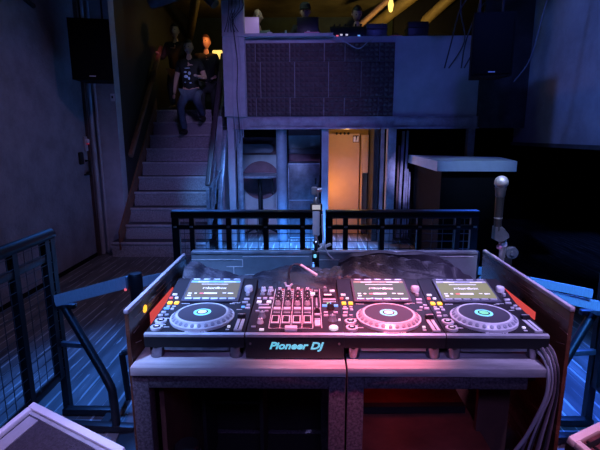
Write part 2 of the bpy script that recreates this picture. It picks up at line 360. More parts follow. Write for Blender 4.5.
# balcony front
struct('wall_balcony', MB().box((-1.22, 6.9, 1.94), (3.2, 7.0, 3.045)), M['balcony_paint'])
struct('trim_2', MB().box((-1.22, 6.78, 3.045), (0.36, 7.35, 3.085)), M['violet_paint'])
struct('trim_3', MB().box((0.36, 6.9, 3.045), (3.2, 7.35, 3.06)), M['balcony_paint'])
b = MB().box((-1.12, 6.86, 1.775), (2.52, 7.06, 1.935))
for x0, x1 in ((-0.86, -0.10), (-0.08, 0.26), (0.44, 0.86), (1.28, 2.42)):
    b.box((x0, 6.845, 1.80), (x1, 6.86, 1.905), 0.004)
for x in (-0.10, 0.30, 1.18): b.box((x, 6.835, 1.775), (x+0.035, 6.86, 1.935))
struct('trim_4', b, M['beam_paint'])
struct('trim_5', MB().box((-1.12, 6.82, 1.755), (2.52, 7.1, 1.775)), M['beam_paint'])
struct('floor_mezzanine', MB().box((-1.30, 7.06, 1.95), (3.2, 10.6, 2.1)), M['stain'])
struct('ceiling_under_balcony', MB().box((-1.30, 7.0, 1.80), (3.2, 9.0, 1.95)), M['stain'])
# columns under the balcony
struct('trim_6', MB().box((-1.22, 6.80, 1.94), (-0.905, 6.9, 4.2)).box((-1.20, 6.84, 0.0), (-1.10, 6.96, 1.94)), M['violet_paint'])
struct('trim_7', MB().cyl((-0.40, 7.0, 0), 0.085, 1.76, 24), mat('slate_column', (0.17, 0.20, 0.25), 0.45, var=0.3))
struct('trim_8', MB().box((0.21, 6.88, 0), (0.315, 7.0, 1.76)), M['violet_paint'])
struct('trim_9', MB().box((1.20, 6.88, 0), (1.325, 7.02, 1.76)).box((1.12, 7.05, 0), (1.18, 7.2, 1.76)), M['beam_paint'])
struct('trim_10', MB().box((2.40, 6.9, 0), (2.50, 7.02, 1.76)), M['beam_paint'])
struct('trim_11', MB().tube([(-1.03, 6.9, 0), (-1.03, 6.9, 1.75)], 0.045, 12), M['blue_steel'])
# recess walls
struct('wall_recess', MB().box((-1.30, 8.05, 0), (0.2, 8.15, 1.8)), M['black_wall'])
struct('wall_recess_left', MB().box((-1.40, 7.0, 0), (-1.30, 8.5, 1.95)), M['beam_paint'])
struct('wall_doorway_left', MB().box((0.22, 7.02, 0), (0.32, 7.75, 1.80)), M['black_wall'])
struct('wall_doorway_right', MB().box((1.02, 7.05, 0), (1.10, 7.75, 1.80)), M['stain'])
struct('wall_doorway_back', MB().box((0.32, 7.75, 0), (1.02, 7.82, 1.80)), M['warm_panel'])
struct('wall_nook', MB().box((1.10, 8.2, 0), (3.2, 8.3, 1.8)), M['black_wall'])

# doorway contents: ochre panel leaf, small sign, hooks, lamp
dr = MB().box((0.325, 7.60, 0.0), (0.86, 7.64, 1.685)).build('door_1', M['warm_panel'], kind='structure')
MB().box((0.885, 7.50, 0.0), (0.905, 7.70, 1.67)).box((0.905, 7.50, 1.05), (1.0, 7.54, 1.67), 0.01).build('door_frame', M['warm_panel'], dr)
h = MB()
for x in (0.48, 0.545, 0.61, 0.67): h.sphere((x, 7.585, 1.69), 0.022, 10, 6)
h.build('hook', M['matte_black'], dr)
sg = thing('door_sign', 'small black and white sign on the ochre door', 'sign', (0.80, 7.592, 1.60))
MB().box((-0.052, 0, -0.055), (0.052, 0.006, 0.055), 0.004).build('panel', M['matte_black'], sg)
MB().box((-0.042, -0.003, -0.045), (-0.005, 0, 0.04)).prism([(0.0, -0.045), (0.042, -0.045), (0.042, 0.045), (0.02, 0.045)], -0.003, 0, 'y').build('pictogram', M['white_mark'], sg)
pl = point('doorway_glow', (0.40, 7.12, 0.80), (1.0, 0.40, 0.10), 13.0, 0.05)
point('doorway_glow_top', (0.60, 7.12, 1.70), (1.0, 0.52, 0.14), 3.0, 0.05)

# left wall door with its lock hardware
ld = MB().box((-3.0, 3.55, 0.03), (-2.985, 6.12, 3.1)).build('door_2', M['left_wall'], kind='structure')
MB().box((-2.985, 6.03, 1.47), (-2.96, 6.11, 1.66), 0.006).build('lock_plate', M['violet_paint'], ld)
MB().lathe([(0, 0.035), (0.03, 0.03), (0.03, 0)], n=14, mtx=Matrix.Translation((-2.96, 6.07, 1.60)) @ Matrix.Rotation(R(90), 4, 'Y')).build('indicator', M['white_edge'], ld)
MB().box((-2.962, 6.065, 1.555), (-2.94, 6.115, 1.595), 0.005).build('red_tab', mat('red_tab', (0.85, 0.05, 0.06), 0.4, emit=(0.9, 0.03, 0.05), estr=0.25), ld)
MB().box((-2.985, 5.86, 1.30), (-2.955, 5.96, 1.46), 0.012).build('latch', M['matte_black'], ld)
MB().tube([(-2.985, 6.05, 1.34), (-2.93, 6.05, 1.34), (-2.93, 6.05, 1.20), (-2.985, 6.05, 1.17)], 0.014, 8).box((-2.985, 5.97, 1.15), (-2.95, 6.12, 1.165)).build('handle', M['matte_black'], ld)
t = MB().box((-3.0, 6.13, 0), (-2.95, 6.19, 4.2)); struct('trim_12', t, mat('brown_jamb', (0.10, 0.055, 0.055), 0.5, var=0.3))
struct('trim_13', MB().tube([(-2.955, 6.26, 0), (-2.955, 6.26, 4.2)], 0.03, 10), M['violet_paint'])
struct('trim_14', MB().tube([(-2.89, 6.295, 0), (-2.89, 6.295, 4.2)], 0.02, 10), M['violet_paint'])
struct('baseboard_left', MB().box((-3.0, -1.5, 0), (-2.975, 6.12, 0.05)), M['black_wall'])
# pipe high on the left wall
t = MB().tube([(-2.97, 2.6, 3.62), (-2.97, 5.2, 3.05)], 0.025, 8); tag(t.build('wall_pipe', M['matte_black']), 'thin black pipe running down across the upper left wall', 'pipe')

# switch plate on the return wall
sw = thing('wall_switch', 'small pale switch plate beside the stair wall', 'switch', (-2.66, 6.315, 2.18))
MB().box((-0.028, -0.008, -0.05), (0.028, 0.004, 0.05), 0.003).build('plate', M['white_edge'], sw)
MB().box((-0.010, -0.014, -0.012), (0.010, -0.006, 0.02)).build('toggle', M['matte_black'], sw)

# ================================================================== STAIRS
st = thing('staircase', 'ten-step grey speckled stair rising at the left', 'stairs', (-2.02, 6.05, 0))
for k in range(10):
    x0 = -0.72 if k == 0 else -0.60
    sb = MB().box((x0, k*0.21+0.02, k*0.21), (0.60, k*0.21+0.25, (k+1)*0.21-0.03)).build('step', M['stair'], st)
    MB().box((x0, k*0.21, (k+1)*0.21-0.03), (0.60, k*0.21+0.035, (k+1)*0.21), 0.006).build('nosing', M['nosing'], sb)
    MB().box((x0, k*0.21+0.035, (k+1)*0.21-0.03), (0.60, k*0.21+0.25, (k+1)*0.21-0.002)).build('tread', M['tread'], sb)
MB().prism([(0.0, 0.10), (1.95, 2.05), (1.95, 2.30), (0.0, 0.36)], -0.605, -0.585, 'x').build('skirting', M['wood_rail'], st, label='dark brown sloping skirt board')
MB().box((-0.60, 2.14, 1.98), (0.72, 4.5, 2.10)).build('landing', M['stain'], st)
# wooden wall rail on the left
hr = thing('handrail', 'brown wooden handrail on the left stair wall', 'handrail', (-2.55, 6.5, 1.38))
MB().bar((0, 0, 0), (0, 1.75, 1.80), 0.06, 0.075, 0.015).build('rail', M['wood_rail'], hr)
for u in (0.12, 0.5, 0.88):
    MB().tube([(0, 1.75*u, 1.8*u-0.03), (0.0, 1.75*u, 1.8*u-0.09), (-0.068, 1.75*u, 1.8*u-0.09)], 0.012, 8).build('bracket', M['black_metal'], hr)
# steel balustrade on the right
bl = thing('stair_balustrade', 'blue grey steel balustrade on the right side of the stair', 'handrail', (-1.40, 6.1, 0))
MB().bar((0, 0.16, 0.98), (0, 1.72, 2.98), 0.07, 0.05, 0.006).build('top_rail', mat('balustrade_dark_rail', (0.09, 0.07, 0.08), 0.4, var=0.3), bl)
MB().bar((0, 0.16, 0.90), (0, 0.16, 0.50), 0.05, 0.05, 0.005).bar((0, 0.165, 0.93), (0, 0.165, 0.22), 0.05, 0.05, 0.005).build('post', M['blue_steel'], bl)
MB().bar((0, 0.95, 1.98), (0, 0.95, 0.86), 0.05, 0.05, 0.005).build('post', M['blue_steel'], bl)
MB().bar((0, 1.68, 2.90), (0, 1.68, 1.72), 0.05, 0.05, 0.005).build('post', M['blue_steel'], bl)
MB().bar((0, 0.18, 0.36), (0, 1.68, 1.90), 0.045, 0.04, 0.005).build('lower_rail', M['blue_steel'], bl)
MB().bar((0, 0.18, 0.66), (0, 1.68, 2.42), 0.03, 0.03, 0.005).build('middle_rail', M['blue_steel'], bl)
MB().bar((0.0, 0.20, 0.40), (0.0, 0.93, 1.72), 0.04, 0.04).build('brace', M['blue_steel'], bl)
MB().bar((0.14, 0.20, 0.56), (0.19, 0.65, 1.74), 0.06, 0.05, 0.006).build('outer_rail', M['blue_steel'], bl)
MB().bar((0.14, 0.20, 0.58), (0.14, 0.20, 0.0), 0.05, 0.05, 0.006).build('post', M['blue_steel'], bl)
MB().bar((0.02, 0.18, 0.95), (0.17, 0.45, 1.2), 0.03, 0.03).build('brace', M['blue_steel'], bl)

# ================================================================== BALCONY FRONT
def foam_tile(x0, x1, z0, z1):
    mb = MB(); mb.box((x0+0.004, 6.882, z0+0.003), (x1-0.004, 6.9, z1-0.003))
    s = 0.072; d = 0.045
    nx = max(1, round((x1-x0)/s)); nz = max(1, round((z1-z0)/s))
    sx = (x1-x0-0.012)/nx; sz = (z1-z0-0.010)/nz
    for i in range(nx):
        for j in range(nz):
            a = x0+0.006+i*sx; c = z0+0.005+j*sz
            v = [mb.bm.verts.new(p) for p in ((a, 6.882, c), (a+sx, 6.882, c), (a+sx, 6.882, c+sz), (a, 6.882, c+sz), (a+sx/2, 6.882-d, c+sz/2))]
            for q in ((0, 1, 4), (1, 2, 4), (2, 3, 4), (3, 0, 4)): mb.bm.faces.new([v[k] for k in q])
    o = mb.build('acoustic_foam_tile', M['foam'])
    tag(o, 'dark pyramid acoustic foam tile on the balcony front', 'foam tile', 'acoustic foam tiles on the balcony front')
rowA = [-0.90, -0.76, -0.26, 0.24, 0.54, 1.04, 1.264]; rowB = [-0.90, -0.69, -0.19, 0.305, 0.78, 1.264]
for zs, row in (((2.715, 2.975), rowA), ((2.21, 2.715), rowB), ((1.94, 2.21), rowA)):
    for a, c in zip(row, row[1:]): foam_tile(a, c, *zs)

# cables hanging over the balcony front
def cable(pts, r, m, label, group=None, name='cable', n=8):
    return tag(MB().tube(smooth_path(pts, 6), r, n).build(name, m), label, 'cable', group)
cable([(0.355, 6.775, 3.05), (0.55, 6.77, 2.95), (0.72, 6.77, 2.87), (0.85, 6.80, 2.96), (0.98, 6.895, 3.05)], 0.008, M['cable_grey'], 'pale loose cable drooping over the foam below the balcony ledge')
for i, (x, g) in enumerate(((-1.10, 0), (-1.04, 1), (-0.99, 2))):
    cable([(x, 6.76, 4.1), (x-0.02, 6.77, 3.3), (x+0.03, 6.78, 2.7), (x+0.01, 6.78, 2.2), (x+0.04, 6.77, 1.7), (x+0.03, 6.77, 1.45+0.1*g)],
          0.007, M['cable_grey'] if i != 1 else M['cable_dark'],
          ('pale cable hanging down the left edge of the grey pillar', 'dark cable hanging between two pale cables on the grey pillar', 'pale cable hanging near the right edge of the grey pillar')[i], 'cables on the grey pillar')
for i in range(5):
    x = -1.16+0.05*i
    cable([(x, 6.74-0.02*i, 4.2), (x+0.05-0.02*i, 6.70, 3.75), (x+0.07, 6.68+0.01*i, 3.45), (x+0.04-0.03*i, 6.72, 3.25), (x-0.02, 6.76, 3.10)], 0.006, M['cable_dark'],
          'thin dark cable dangling in the tangle above the grey pillar', 'tangle of cables above the grey pillar')
for i, (x, e) in enumerate(((2.0, 0.2), (2.12, -0.1), (2.28, 0.1), (2.42, -0.2))):
    cable([(x, 6.7, 4.1), (x+0.08, 6.66, 3.6), (x+e*0.5, 6.66, 3.3), (x+e, 6.74, 2.95), (x+e*0.6-0.1, 6.8, 2.6)], 0.010, M['cable_dark'],
          'dark cable dangling from the ceiling over the right end of the balcony', 'cables over the right end of the balcony')
cable([(2.55, 5.0, 3.9), (2.50, 5.0, 3.3), (2.42, 5.0, 2.9), (2.33, 5.0, 2.45), (2.20, 5.05, 2.22)], 0.008, M['cable_dark'], 'dark cable curving down beside the right hanging loudspeaker')
# diagonal truss arm top right
tr = thing('ceiling_strut', 'blue lit steel strut slanting across the ceiling at right', 'strut', (1.6, 5.6, 3.4))
MB().bar((0, 0, -0.12), (0.85, -0.1, 0.22), 0.08, 0.08, 0.01).build('beam', M['blue_steel'], tr)
MB().bar((0.35, 0, 0.0), (0.75, -0.05, -0.08), 0.02, 0.02).build('brace', M['blue_steel'], tr)
MB().bar((0.62, -0.05, 0.15), (0.62, -0.05, 0.8), 0.03, 0.03).build('hanger', M['black_metal'], tr)
struct('trim_15', MB().bar((2.7, 3.6, 3.9), (2.7, 6.6, 3.9), 0.1, 0.1), M['black_metal'])

# ================================================================== HANGING LOUDSPEAKERS
def loudspeaker(label, loc, rz, w=0.44, h=0.66, d=0.40):
    t = thing('loudspeaker', label, 'speaker', loc, rz)
    MB().prism([(-w/2, 0), (w/2, 0), (w/2*0.72, d), (-w/2*0.72, d)], 0, h, 'z').build('cabinet', M['speaker_black'], t)
    g = MB().box((-w/2+0.02, -0.012, 0.02), (w/2-0.02, 0.0, h-0.02), 0.004)
    g.build('grille', M['speaker_black'], t)
    MB().box((-0.035, -0.016, 0.035), (0.035, -0.012, 0.045)).build('badge', M['pale_plastic'], t)
    MB().bar((-0.12, d*0.5, h), (-0.12, d*0.5, h+0.35), 0.02, 0.02).bar((0.12, d*0.5, h), (0.12, d*0.5, h+0.35), 0.02, 0.02).bar((-0.16, d*0.5, h+0.35), (0.16, d*0.5, h+0.35), 0.04, 0.02).bar((0, d*0.5, h+0.35), (0, d*0.5, 4.2-loc[2]), 0.05, 0.05).build('hanging_bracket', M['black_metal'], t)
    return t
loudspeaker('black loudspeaker hanging in front of the left wall', (-2.46, 5.35, 2.30), R(14))
loudspeaker('black loudspeaker hanging in front of the right wall', (1.99, 5.15, 2.295), R(-8), w=0.43, h=0.65)

# ================================================================== MEZZANINE ITEMS
lt = thing('laptop', 'pale open laptop at the left end of the balcony ledge', 'laptop', (-0.885, 7.10, 3.085))
MB().box((-0.15, 0.0, 0), (0.15, 0.18, 0.015), 0.004).build('keyboard_base', M['laptop_white'], lt)
ll = MB().box((-0.17, -0.006, 0), (0.17, 0.006, 0.285), 0.005, Matrix.Rotation(R(8), 4, 'X')).build('lid', M['laptop_white'], lt)
lg = MB(); lg.lathe([(0.021, -0.002), (0.021, 0.002)], n=20, mtx=Matrix.Translation((0, 0, 0.125)) @ Matrix.Rotation(R(8), 4, 'X') @ Matrix.Translation((0, -0.008, 0)) @ Matrix.Diagonal((0.9, 1, 1, 1)) @ Matrix.Rotation(R(90), 4, 'X'))
lg.bar((0.004, -0.006, 0.148), (0.012, -0.004, 0.165), 0.006, 0.008)
lg.build('emblem', M['matte_black'], ll)
lt2 = thing('laptop', 'dark laptop standing open in front of the middle person on the balcony', 'laptop', (0.0, 7.12, 3.085))
MB().box((-0.16, 0.0, 0), (0.16, 0.2, 0.02), 0.004).build('keyboard_base', M['black_plastic'], lt2)
MB().box((-0.16, -0.006, 0.0), (0.16, 0.006, 0.30), 0.005, Matrix.Rotation(R(-6), 4, 'X')).build('lid', M['black_plastic'], lt2)
dk = thing('media_player', 'teal lit deck between the two laptops on the balcony', 'dj player', (-0.33, 7.12, 3.085))
MB().box((-0.13, 0, 0), (0.13, 0.2, 0.035), 0.005).build('body', M['black_plastic'], dk)
MB().cyl((0, 0.09, 0.036), 0.07, 0.018, 20).build('platter', M['teal_tint'], dk)
MB().tube([(0, 0.09, 0.055), (0, 0.09, 0.13)], 0.014, 8).build('spindle', M['teal_tint'], dk)
cp = thing('cup', 'white cup on the balcony ledge beside the pale laptop', 'cup', (-0.555, 7.0, 3.085))
MB().lathe([(0.03, 0), (0.04, 0.055), (0.036, 0.055), (0.027, 0.006), (0, 0.006)], n=16).build('bowl', M['white_edge'], cp)
pk = thing('controller', 'pink lit controller in front of the dark laptop', 'controller', (0.06, 6.92, 3.085))
MB().box((-0.11, 0, 0), (0.11, 0.12, 0.045), 0.008).build('body', M['pink_tint'], pk)
MB().cyl((-0.05, 0.06, 0.045), 0.025, 0.02, 14).build('knob', M['white_mark'], pk)
MB().cyl((0.05, 0.06, 0.045), 0.025, 0.02, 14).build('knob', M['matte_black'], pk)
ct = thing('controller', 'long dark mixing desk in front of the right person on the balcony', 'controller', (0.60, 7.12, 3.06))
MB().prism([(0, 0), (0.26, 0), (0.26, 0.24), (0.04, 0.19), (0, 0.14)], -0.26, 0.26, 'x').build('body', M['black_plastic'], ct)
for i, (x, mm) in enumerate(((-0.16, 'lit_red'), (-0.02, 'lit_white'), (0.16, 'lit_blue'), (-0.10, 'lit_white'))):
    MB().cbox((x, -0.004, 0.05+0.015*(i % 2)), (0.035, 0.01, 0.022)).build('indicator_light', M[mm], ct)
for i in range(6): MB().cyl((-0.2+0.08*i, 0.1, 0.205), 0.013, 0.03, 8).build('knob', M['matte_black'], ct)
for (x, w, hh, lab) in ((1.02, 0.31, 0.215, 'dark blue box right of the mixing desk on the balcony'), (1.63, 0.30, 0.24, 'black box at the far right of the balcony ledge')):
    bx = thing('equipment_case', lab, 'box', (x, 7.1, 3.06))
    MB().box((-w/2, 0, 0), (w/2, 0.26, hh), 0.008).build('body', M['locker'] if x < 1.2 else M['black_plastic'], bx)
    MB().box((-w/2-0.003, -0.004, hh*0.62), (w/2+0.003, 0.262, hh*0.68)).build('lid_seam', M['matte_black'], bx)
bk = thing('folded_bag', 'red lit low bag between the two boxes on the balcony', 'bag', (1.32, 7.1, 3.06))
MB().sphere((0, 0.1, 0.035), (0.14, 0.1, 0.035), 16, 8).build('body', M['pink_tint'], bk)
MB().tube(smooth_path([(-0.06, 0.1, 0.06), (0, 0.1, 0.1), (0.06, 0.1, 0.06)]), 0.008, 8).build('handle', M['matte_black'], bk)
# ceiling ducts, beams and lamps upstairs
for i, (p, q, w, m, lab) in enumerate((
        ((-2.55, 10.3, 3.75), (-1.9, 8.3, 4.05), 0.16, 'duct', 'ochre pipe slanting over the people on the stair'),
        ((1.0, 9.6, 3.55), (2.0, 8.4, 4.15), 0.22, 'duct', 'wide ochre duct slanting above the boxes on the balcony'),
        ((0.95, 8.6, 3.6), (1.6, 8.2, 4.1), 0.10, 'plank_brown', 'narrow orange brown beam right of the capped person on the balcony'),
        ((1.9, 9.4, 3.5), (2.6, 8.2, 4.1), 0.18, 'duct', 'dull ochre duct over the right end of the balcony'))):
    tag(MB().tube([p, q], w/2, 14).build('ceiling_duct', M[m]), lab, 'duct')
tag(MB().tube([(-2.35, 7.2, 3.62), (-1.75, 7.1, 3.78)], [0.10, 0.12], 16).build('ceiling_duct', M['locker']), 'blue lit grey duct end under the ceiling above the stair', 'duct')
tag(MB().tube([(-1.60, 7.2, 3.85), (-1.36, 7.1, 3.55)], [0.12, 0.07], 16).build('ceiling_duct', M['locker']), 'blue lit grey funnel under the ceiling left of the pillar', 'duct')
tag(MB().tube([(-1.2, 7.9, 3.93), (0.3, 8.0, 4.0)], 0.09, 14).build('ceiling_duct', M['teal_tint']), 'pale teal pipe under the ceiling above the two laptops', 'duct')
wl = thing('wall_lamp', 'bright yellow lamp glowing behind the people on the stair', 'lamp', (-1.86, 9.75, 3.22))
MB().box((-0.10, -0.02, -0.16), (0.10, 0.05, 0.16), 0.02).build('diffuser', M['lamp_yellow'], wl)
MB().box((-0.12, 0.03, -0.19), (0.12, 0.08, 0.19), 0.01).build('housing', M['black_plastic'], wl)
yl = thing('ceiling_lamp', 'small yellow lamp hanging above the boxes on the balcony', 'lamp', (1.42, 8.3, 3.72))
MB().lathe([(0, 0), (0.03, 0.02), (0.05, 0.12), (0.03, 0.20), (0, 0.2)], n=12).build('shade', M['lamp_yellow'], yl)
MB().tube([(0, 0, 0.2), (0, 0, 0.48)], 0.008, 6).build('flex', M['cable_dark'], yl)
spot('warm_landing_spot', (-1.22, 7.52, 3.40), (-1.70, 7.93, 3.12), (1.0, 0.33, 0.05), 22, 34, 0.6, 0.03)  # unseen source added to turn one face on the stair orange
point('warm_stairwell_back', (-1.5, 9.3, 3.75), (1.0, 0.55, 0.09), 2.6, 0.08)
spot('warm_balcony', (1.2, 7.55, 2.95), (1.5, 9.2, 4.2), (1.0, 0.66, 0.16), 85, 105, 0.6, 0.08)
point('green_balcony', (-0.4, 7.25, 4.1), (0.70, 1.0, 0.82), 7.0, 0.08)

# ================================================================== UNDER THE BALCONY
ar = thing('bass_cabinet', 'pale built-in cabinet with a maroon disc and long round slot', 'speaker cabinet', (-0.83, 8.02, 0))
MB().box((-0.42, -0.02, 0), (0.46, 0.0, 1.76)).build('front_panel', M['mural_white'], ar)
MB().lathe([(0.34, 0.0), (0.34, 0.012)], n=40, mtx=Matrix.Translation((0.0, -0.02, 0.88)) @ Matrix.Rotation(R(90), 4, 'X')).build('disc', M['maroon'], ar)
def capsule(cx, cz, L, r, y0, y1):
    pl = []
    for j in range(13): a = -math.pi/2+math.pi*j/12; pl.append((cx+L/2+r*math.cos(a), cz+r*math.sin(a)))
    pl += [(cx-L/2, cz+r), (cx-L/2, cz-r)]
    return MB().prism(pl, y0, y1, 'y')
capsule(-0.05, 1.48, 0.62, 0.15, -0.04, -0.02).build('slot_surround', M['maroon'], ar)
capsule(-0.10, 1.44, 0.52, 0.075, -0.16, -0.04).build('slot_tube', M['dark_tube'], ar)
MB().box((-0.42, -0.03, 1.62), (0.46, -0.02, 1.76)).build('dark_header', M['black_wall'], ar)
tb = thing('bar_table', 'round dark bar table standing before the maroon disc', 'table', (-0.80, 7.50, 0))
MB().lathe([(0.0, 0.985), (0.33, 0.985), (0.355, 1.0), (0.355, 1.02), (0.34, 1.03), (0, 1.03)], n=36).build('table_top', M['blue_steel'], tb)
MB().tube([(0, 0, 0.08), (0, 0, 0.985)], 0.035, 12).build('pole', M['black_metal'], tb)
for a in (20, 110, 200, 290):
    MB().tube(smooth_path([(0, 0, 0.14), (0.15*math.cos(R(a)), 0.15*math.sin(R(a)), 0.10), (0.30*math.cos(R(a)), 0.30*math.sin(R(a)), 0.02)]), 0.02, 8).build('leg', M['black_metal'], tb)
for x in (-0.26, 0.22): MB().tube([(x, -0.1, 0.985), (x, -0.1, 0.70)], 0.012, 8).build('hook', M['matte_black'], tb)
lk = thing('metal_locker', 'scuffed dark blue metal locker beside the ochre doorway', 'locker', (-0.06, 7.15, 0))
MB().box((-0.25, 0.0, 0.0), (0.25, 0.45, 1.235), 0.006).build('body', M['locker'], lk)
MB().box((-0.235, -0.012, 0.65), (0.235, 0.0, 1.22), 0.004).build('door', M['locker'], lk)
MB().box((-0.235, -0.012, 0.03), (0.235, 0.0, 0.64), 0.004).build('door', M['locker'], lk)
MB().box((0.17, -0.03, 0.90), (0.20, -0.012, 1.0)).build('handle', M['black_metal'], lk)
fr = MB()
for z in (0.03, 0.645, 1.225): fr.box((-0.25, -0.016, z-0.008), (0.25, -0.01, z+0.008))
fr.box((-0.25, -0.016, 0), (-0.238, -0.01, 1.235)); fr.build('edging', M['blue_steel'], lk)
bs = thing('bass_cabinet', 'pale cabinet front with a dark slot above the metal locker', 'speaker cabinet', (-0.06, 7.63, 1.0))
MB().box((-0.26, 0.0, 0.0), (0.27, 0.4, 0.78)).build('front_panel', M['mural_white'], bs)
MB().box((-0.26, -0.06, 0.36), (0.27, 0.0, 0.45), 0.02).build('slot_tube', M['dark_tube'], bs)
MB().box((-0.26, -0.012, 0.20), (0.27, 0.0, 0.36)).build('slot_surround', M['maroon'], bs)
MB().box((-0.26, -0.012, 0.66), (0.27, 0, 0.78)).build('header', M['maroon'], bs)
# leaning planks
pls = ((1.42, 1.47, 1.50, 0.030, 'plank_brown', 'short brown plank leaning left of the pale planks by the bar'),
       (1.46, 1.53, 1.72, 0.045, 'plank', 'broad pale plank leaning beside the pillar, second from left'),
       (1.53, 1.60, 1.73, 0.035, 'plank', 'narrow pale plank leaning third from left beside the bar'),
       (1.515, 1.57, 1.10, 0.028, 'plank', 'short pale plank leaning against the bar end, left one'),
       (1.555, 1.61, 1.13, 0.026, 'plank', 'short pale plank leaning against the bar end, middle one'),
       (1.595, 1.645, 1.08, 0.026, 'plank', 'short pale plank leaning against the bar end, rightmost'))
for i, (xa, xb, L, w, m, lab) in enumerate(pls):
    yo = 0.0 if i < 3 else -0.07
    o = MB().bar((xa, 7.14+yo, 0.03), (xb, 7.36+yo, L), w, 0.02, 0.003).build('wooden_plank', M[m])
    tag(o, lab, 'plank', 'planks leaning by the bar')
# bar counter
bc = thing('bar_counter', 'dark bar with a thick pale blue lit counter top', 'bar', (1.53, 5.38, 0))
def poly(inset): return [(0.0+inset, 0.0+inset), (0.90-inset, -0.08+inset), (1.10-inset, 0.90-inset), (0.03+inset, 1.68-inset)]
MB().prism(poly(0.0), 1.245, 1.365, 'z').build('counter_top', M['counter'], bc)
MB().prism(poly(0.08), 0.0, 1.245, 'z').build('body', M['black_wall'], bc)
MB().prism(poly(0.06), 0.0, 0.10, 'z').build('kick_board', M['black_metal'], bc)

# ================================================================== CROWD BARRIERS
def barrier(label, loc, rz, L, posts, thick, group=None, H=1.16, mesh_step=0.075):
    t = thing('crowd_barrier', label, 'barrier', loc, rz, group)
    MB().box((0, -0.035, H-0.05), (L, 0.035, H-0.008), 0.006).build('rail', M['black_metal'], t)
    MB().box((0.0, -0.033, H-0.010), (L, 0.033, H), 0.004).build('lit_top', M['rail_top'], t)  # pale strip stands for the light along the rail's top
    MB().box((0, -0.02, H-0.135), (L, 0.02, H-0.105), 0.004).build('rail', M['black_metal'], t)
    MB().box((0, -0.02, 0.10), (L, 0.02, 0.14), 0.004).build('rail', M['black_metal'], t)
    for x in posts:
        w = 0.05 if x in thick else 0.034
        MB().box((x-w/2, -0.018, 0.0 if x in thick else 0.12), (x+w/2, 0.018, H-0.03)).build('upright', M['black_metal'], t)
        if True: MB().cyl((x, -0.028, H-0.118), 0.012, 0.010, 8, Matrix.Identity(4)).build('bolt', M['trim_silver'], t)
    wm = MB(); k = int(L/mesh_step)
    for i in range(k+1): wm.box((i*mesh_step, 0.018, 0.14), (i*mesh_step+0.004, 0.022, H-0.05))
    z = 0.16
    while z < H-0.06: wm.box((0, 0.022, z), (L, 0.026, z+0.005)); z += 0.055
    wm.build('wire_mesh', M['wire'], t)
    for x in (posts[0], posts[-1]):
        MB().bar((x, 0.02, 0.75), (x, 0.55, 0.04), 0.03, 0.03).bar((x, -0.1, 0.02), (x, 0.62, 0.02), 0.05, 0.03).build('foot_brace', M['black_metal'], t)
    return t
barrier('black steel barrier behind the desk, left of the small camera', (-0.955, 3.1, 0), 0, 1.06, (0.025, 0.14, 0.40, 0.66, 0.92, 1.035), (0.025, 1.035), 'barriers behind the desk')
barrier('black steel barrier behind the desk, right of the small camera', (0.125, 3.1, 0), 0, 1.06, (0.025, 0.14, 0.395, 0.655, 0.92, 1.035), (0.025, 1.035), 'barriers behind the desk')
def side_barrier(label, x, y1, sgn):
    t = thing('crowd_barrier', label, 'barrier', (x, y1, 0), R(-90))
    L = 1.5; H = 1.15
    MB().tube([(0, 0, H-0.03), (L, 0, H-0.03)], 0.032, 12).build('rail', M['black_metal'], t)
    MB().box((0, -0.015, H-0.175), (L, 0.015, H-0.135), 0.003).build('rail', M['black_metal'], t)
    MB().box((0, -0.015, 0.24), (L, 0.015, 0.28), 0.003).build('rail', M['black_metal'], t)
    for u in (0.02, 0.075, 0.36, 0.72, 1.1, 1.46):
        MB().box((u-0.02, -0.02, 0.0 if u in (0.02, 1.46) else 0.26), (u+0.02, 0.02, H-0.03)).build('upright', M['black_metal'], t)
    wm = MB()
    for i in range(22): wm.box((i*0.07, 0.012, 0.28), (i*0.07+0.003, 0.015, H-0.04))
    z = 0.30
    while z < H-0.06: wm.box((0, 0.015, z), (L, 0.018, z+0.003)); z += 0.06
    wm.build('wire_mesh', M['wire'], t)
    s = sgn  # braces point towards the desk
    MB().bar((0.03, 0.0, 0.69), (0.03, 0.12*s, 0.69), 0.035, 0.03, 0.004).build('stub', M['locker'], t)
    MB().tube(smooth_path([(0.04, 0.06*s, 0.68), (0.13, 0.22*s, 0.48), (0.21, 0.36*s, 0.30), (0.225, 0.385*s, 0.22), (0.225, 0.39*s, 0.02)], 4), 0.024, 10).build('brace', M['black_metal'], t)
    MB().bar((0.04, 0.0, 0.455), (0.06, 0.17*s, 0.455), 0.03, 0.03, 0.004).build('stub', M['locker'], t)
    MB().bar((0.07, 0.0, 0.03), (0.07, 0.32*s, 0.03), 0.05, 0.04, 0.006).bar((0.21, 0.10*s, 0.03), (0.235, 0.50*s, 0.03), 0.05, 0.04, 0.006).bar((0.04, 0.30*s, 0.02), (0.25, 0.30*s, 0.02), 0.05, 0.03).build('foot', M['black_metal'], t)
    return t
side_barrier('black barrier with wire mesh and angled brace at the far left', -1.49, 2.52, 1)
side_barrier('black barrier and brace at the far right edge', 1.66, 2.45, -1)
tag(MB().tube([(-1.17, 2.60, 0.33), (-0.80, 2.72, 0.40)], 0.02, 8).tube([(-0.80, 2.72, 0.40), (-0.78, 2.73, 0.0)], 0.02, 8).tube([(-1.17, 2.60, 0.33), (-1.16, 2.62, 0.0)], 0.02, 8).build('floor_stand', M['black_metal']), 'low dark tubular stand on the floor left of the desk', 'stand')

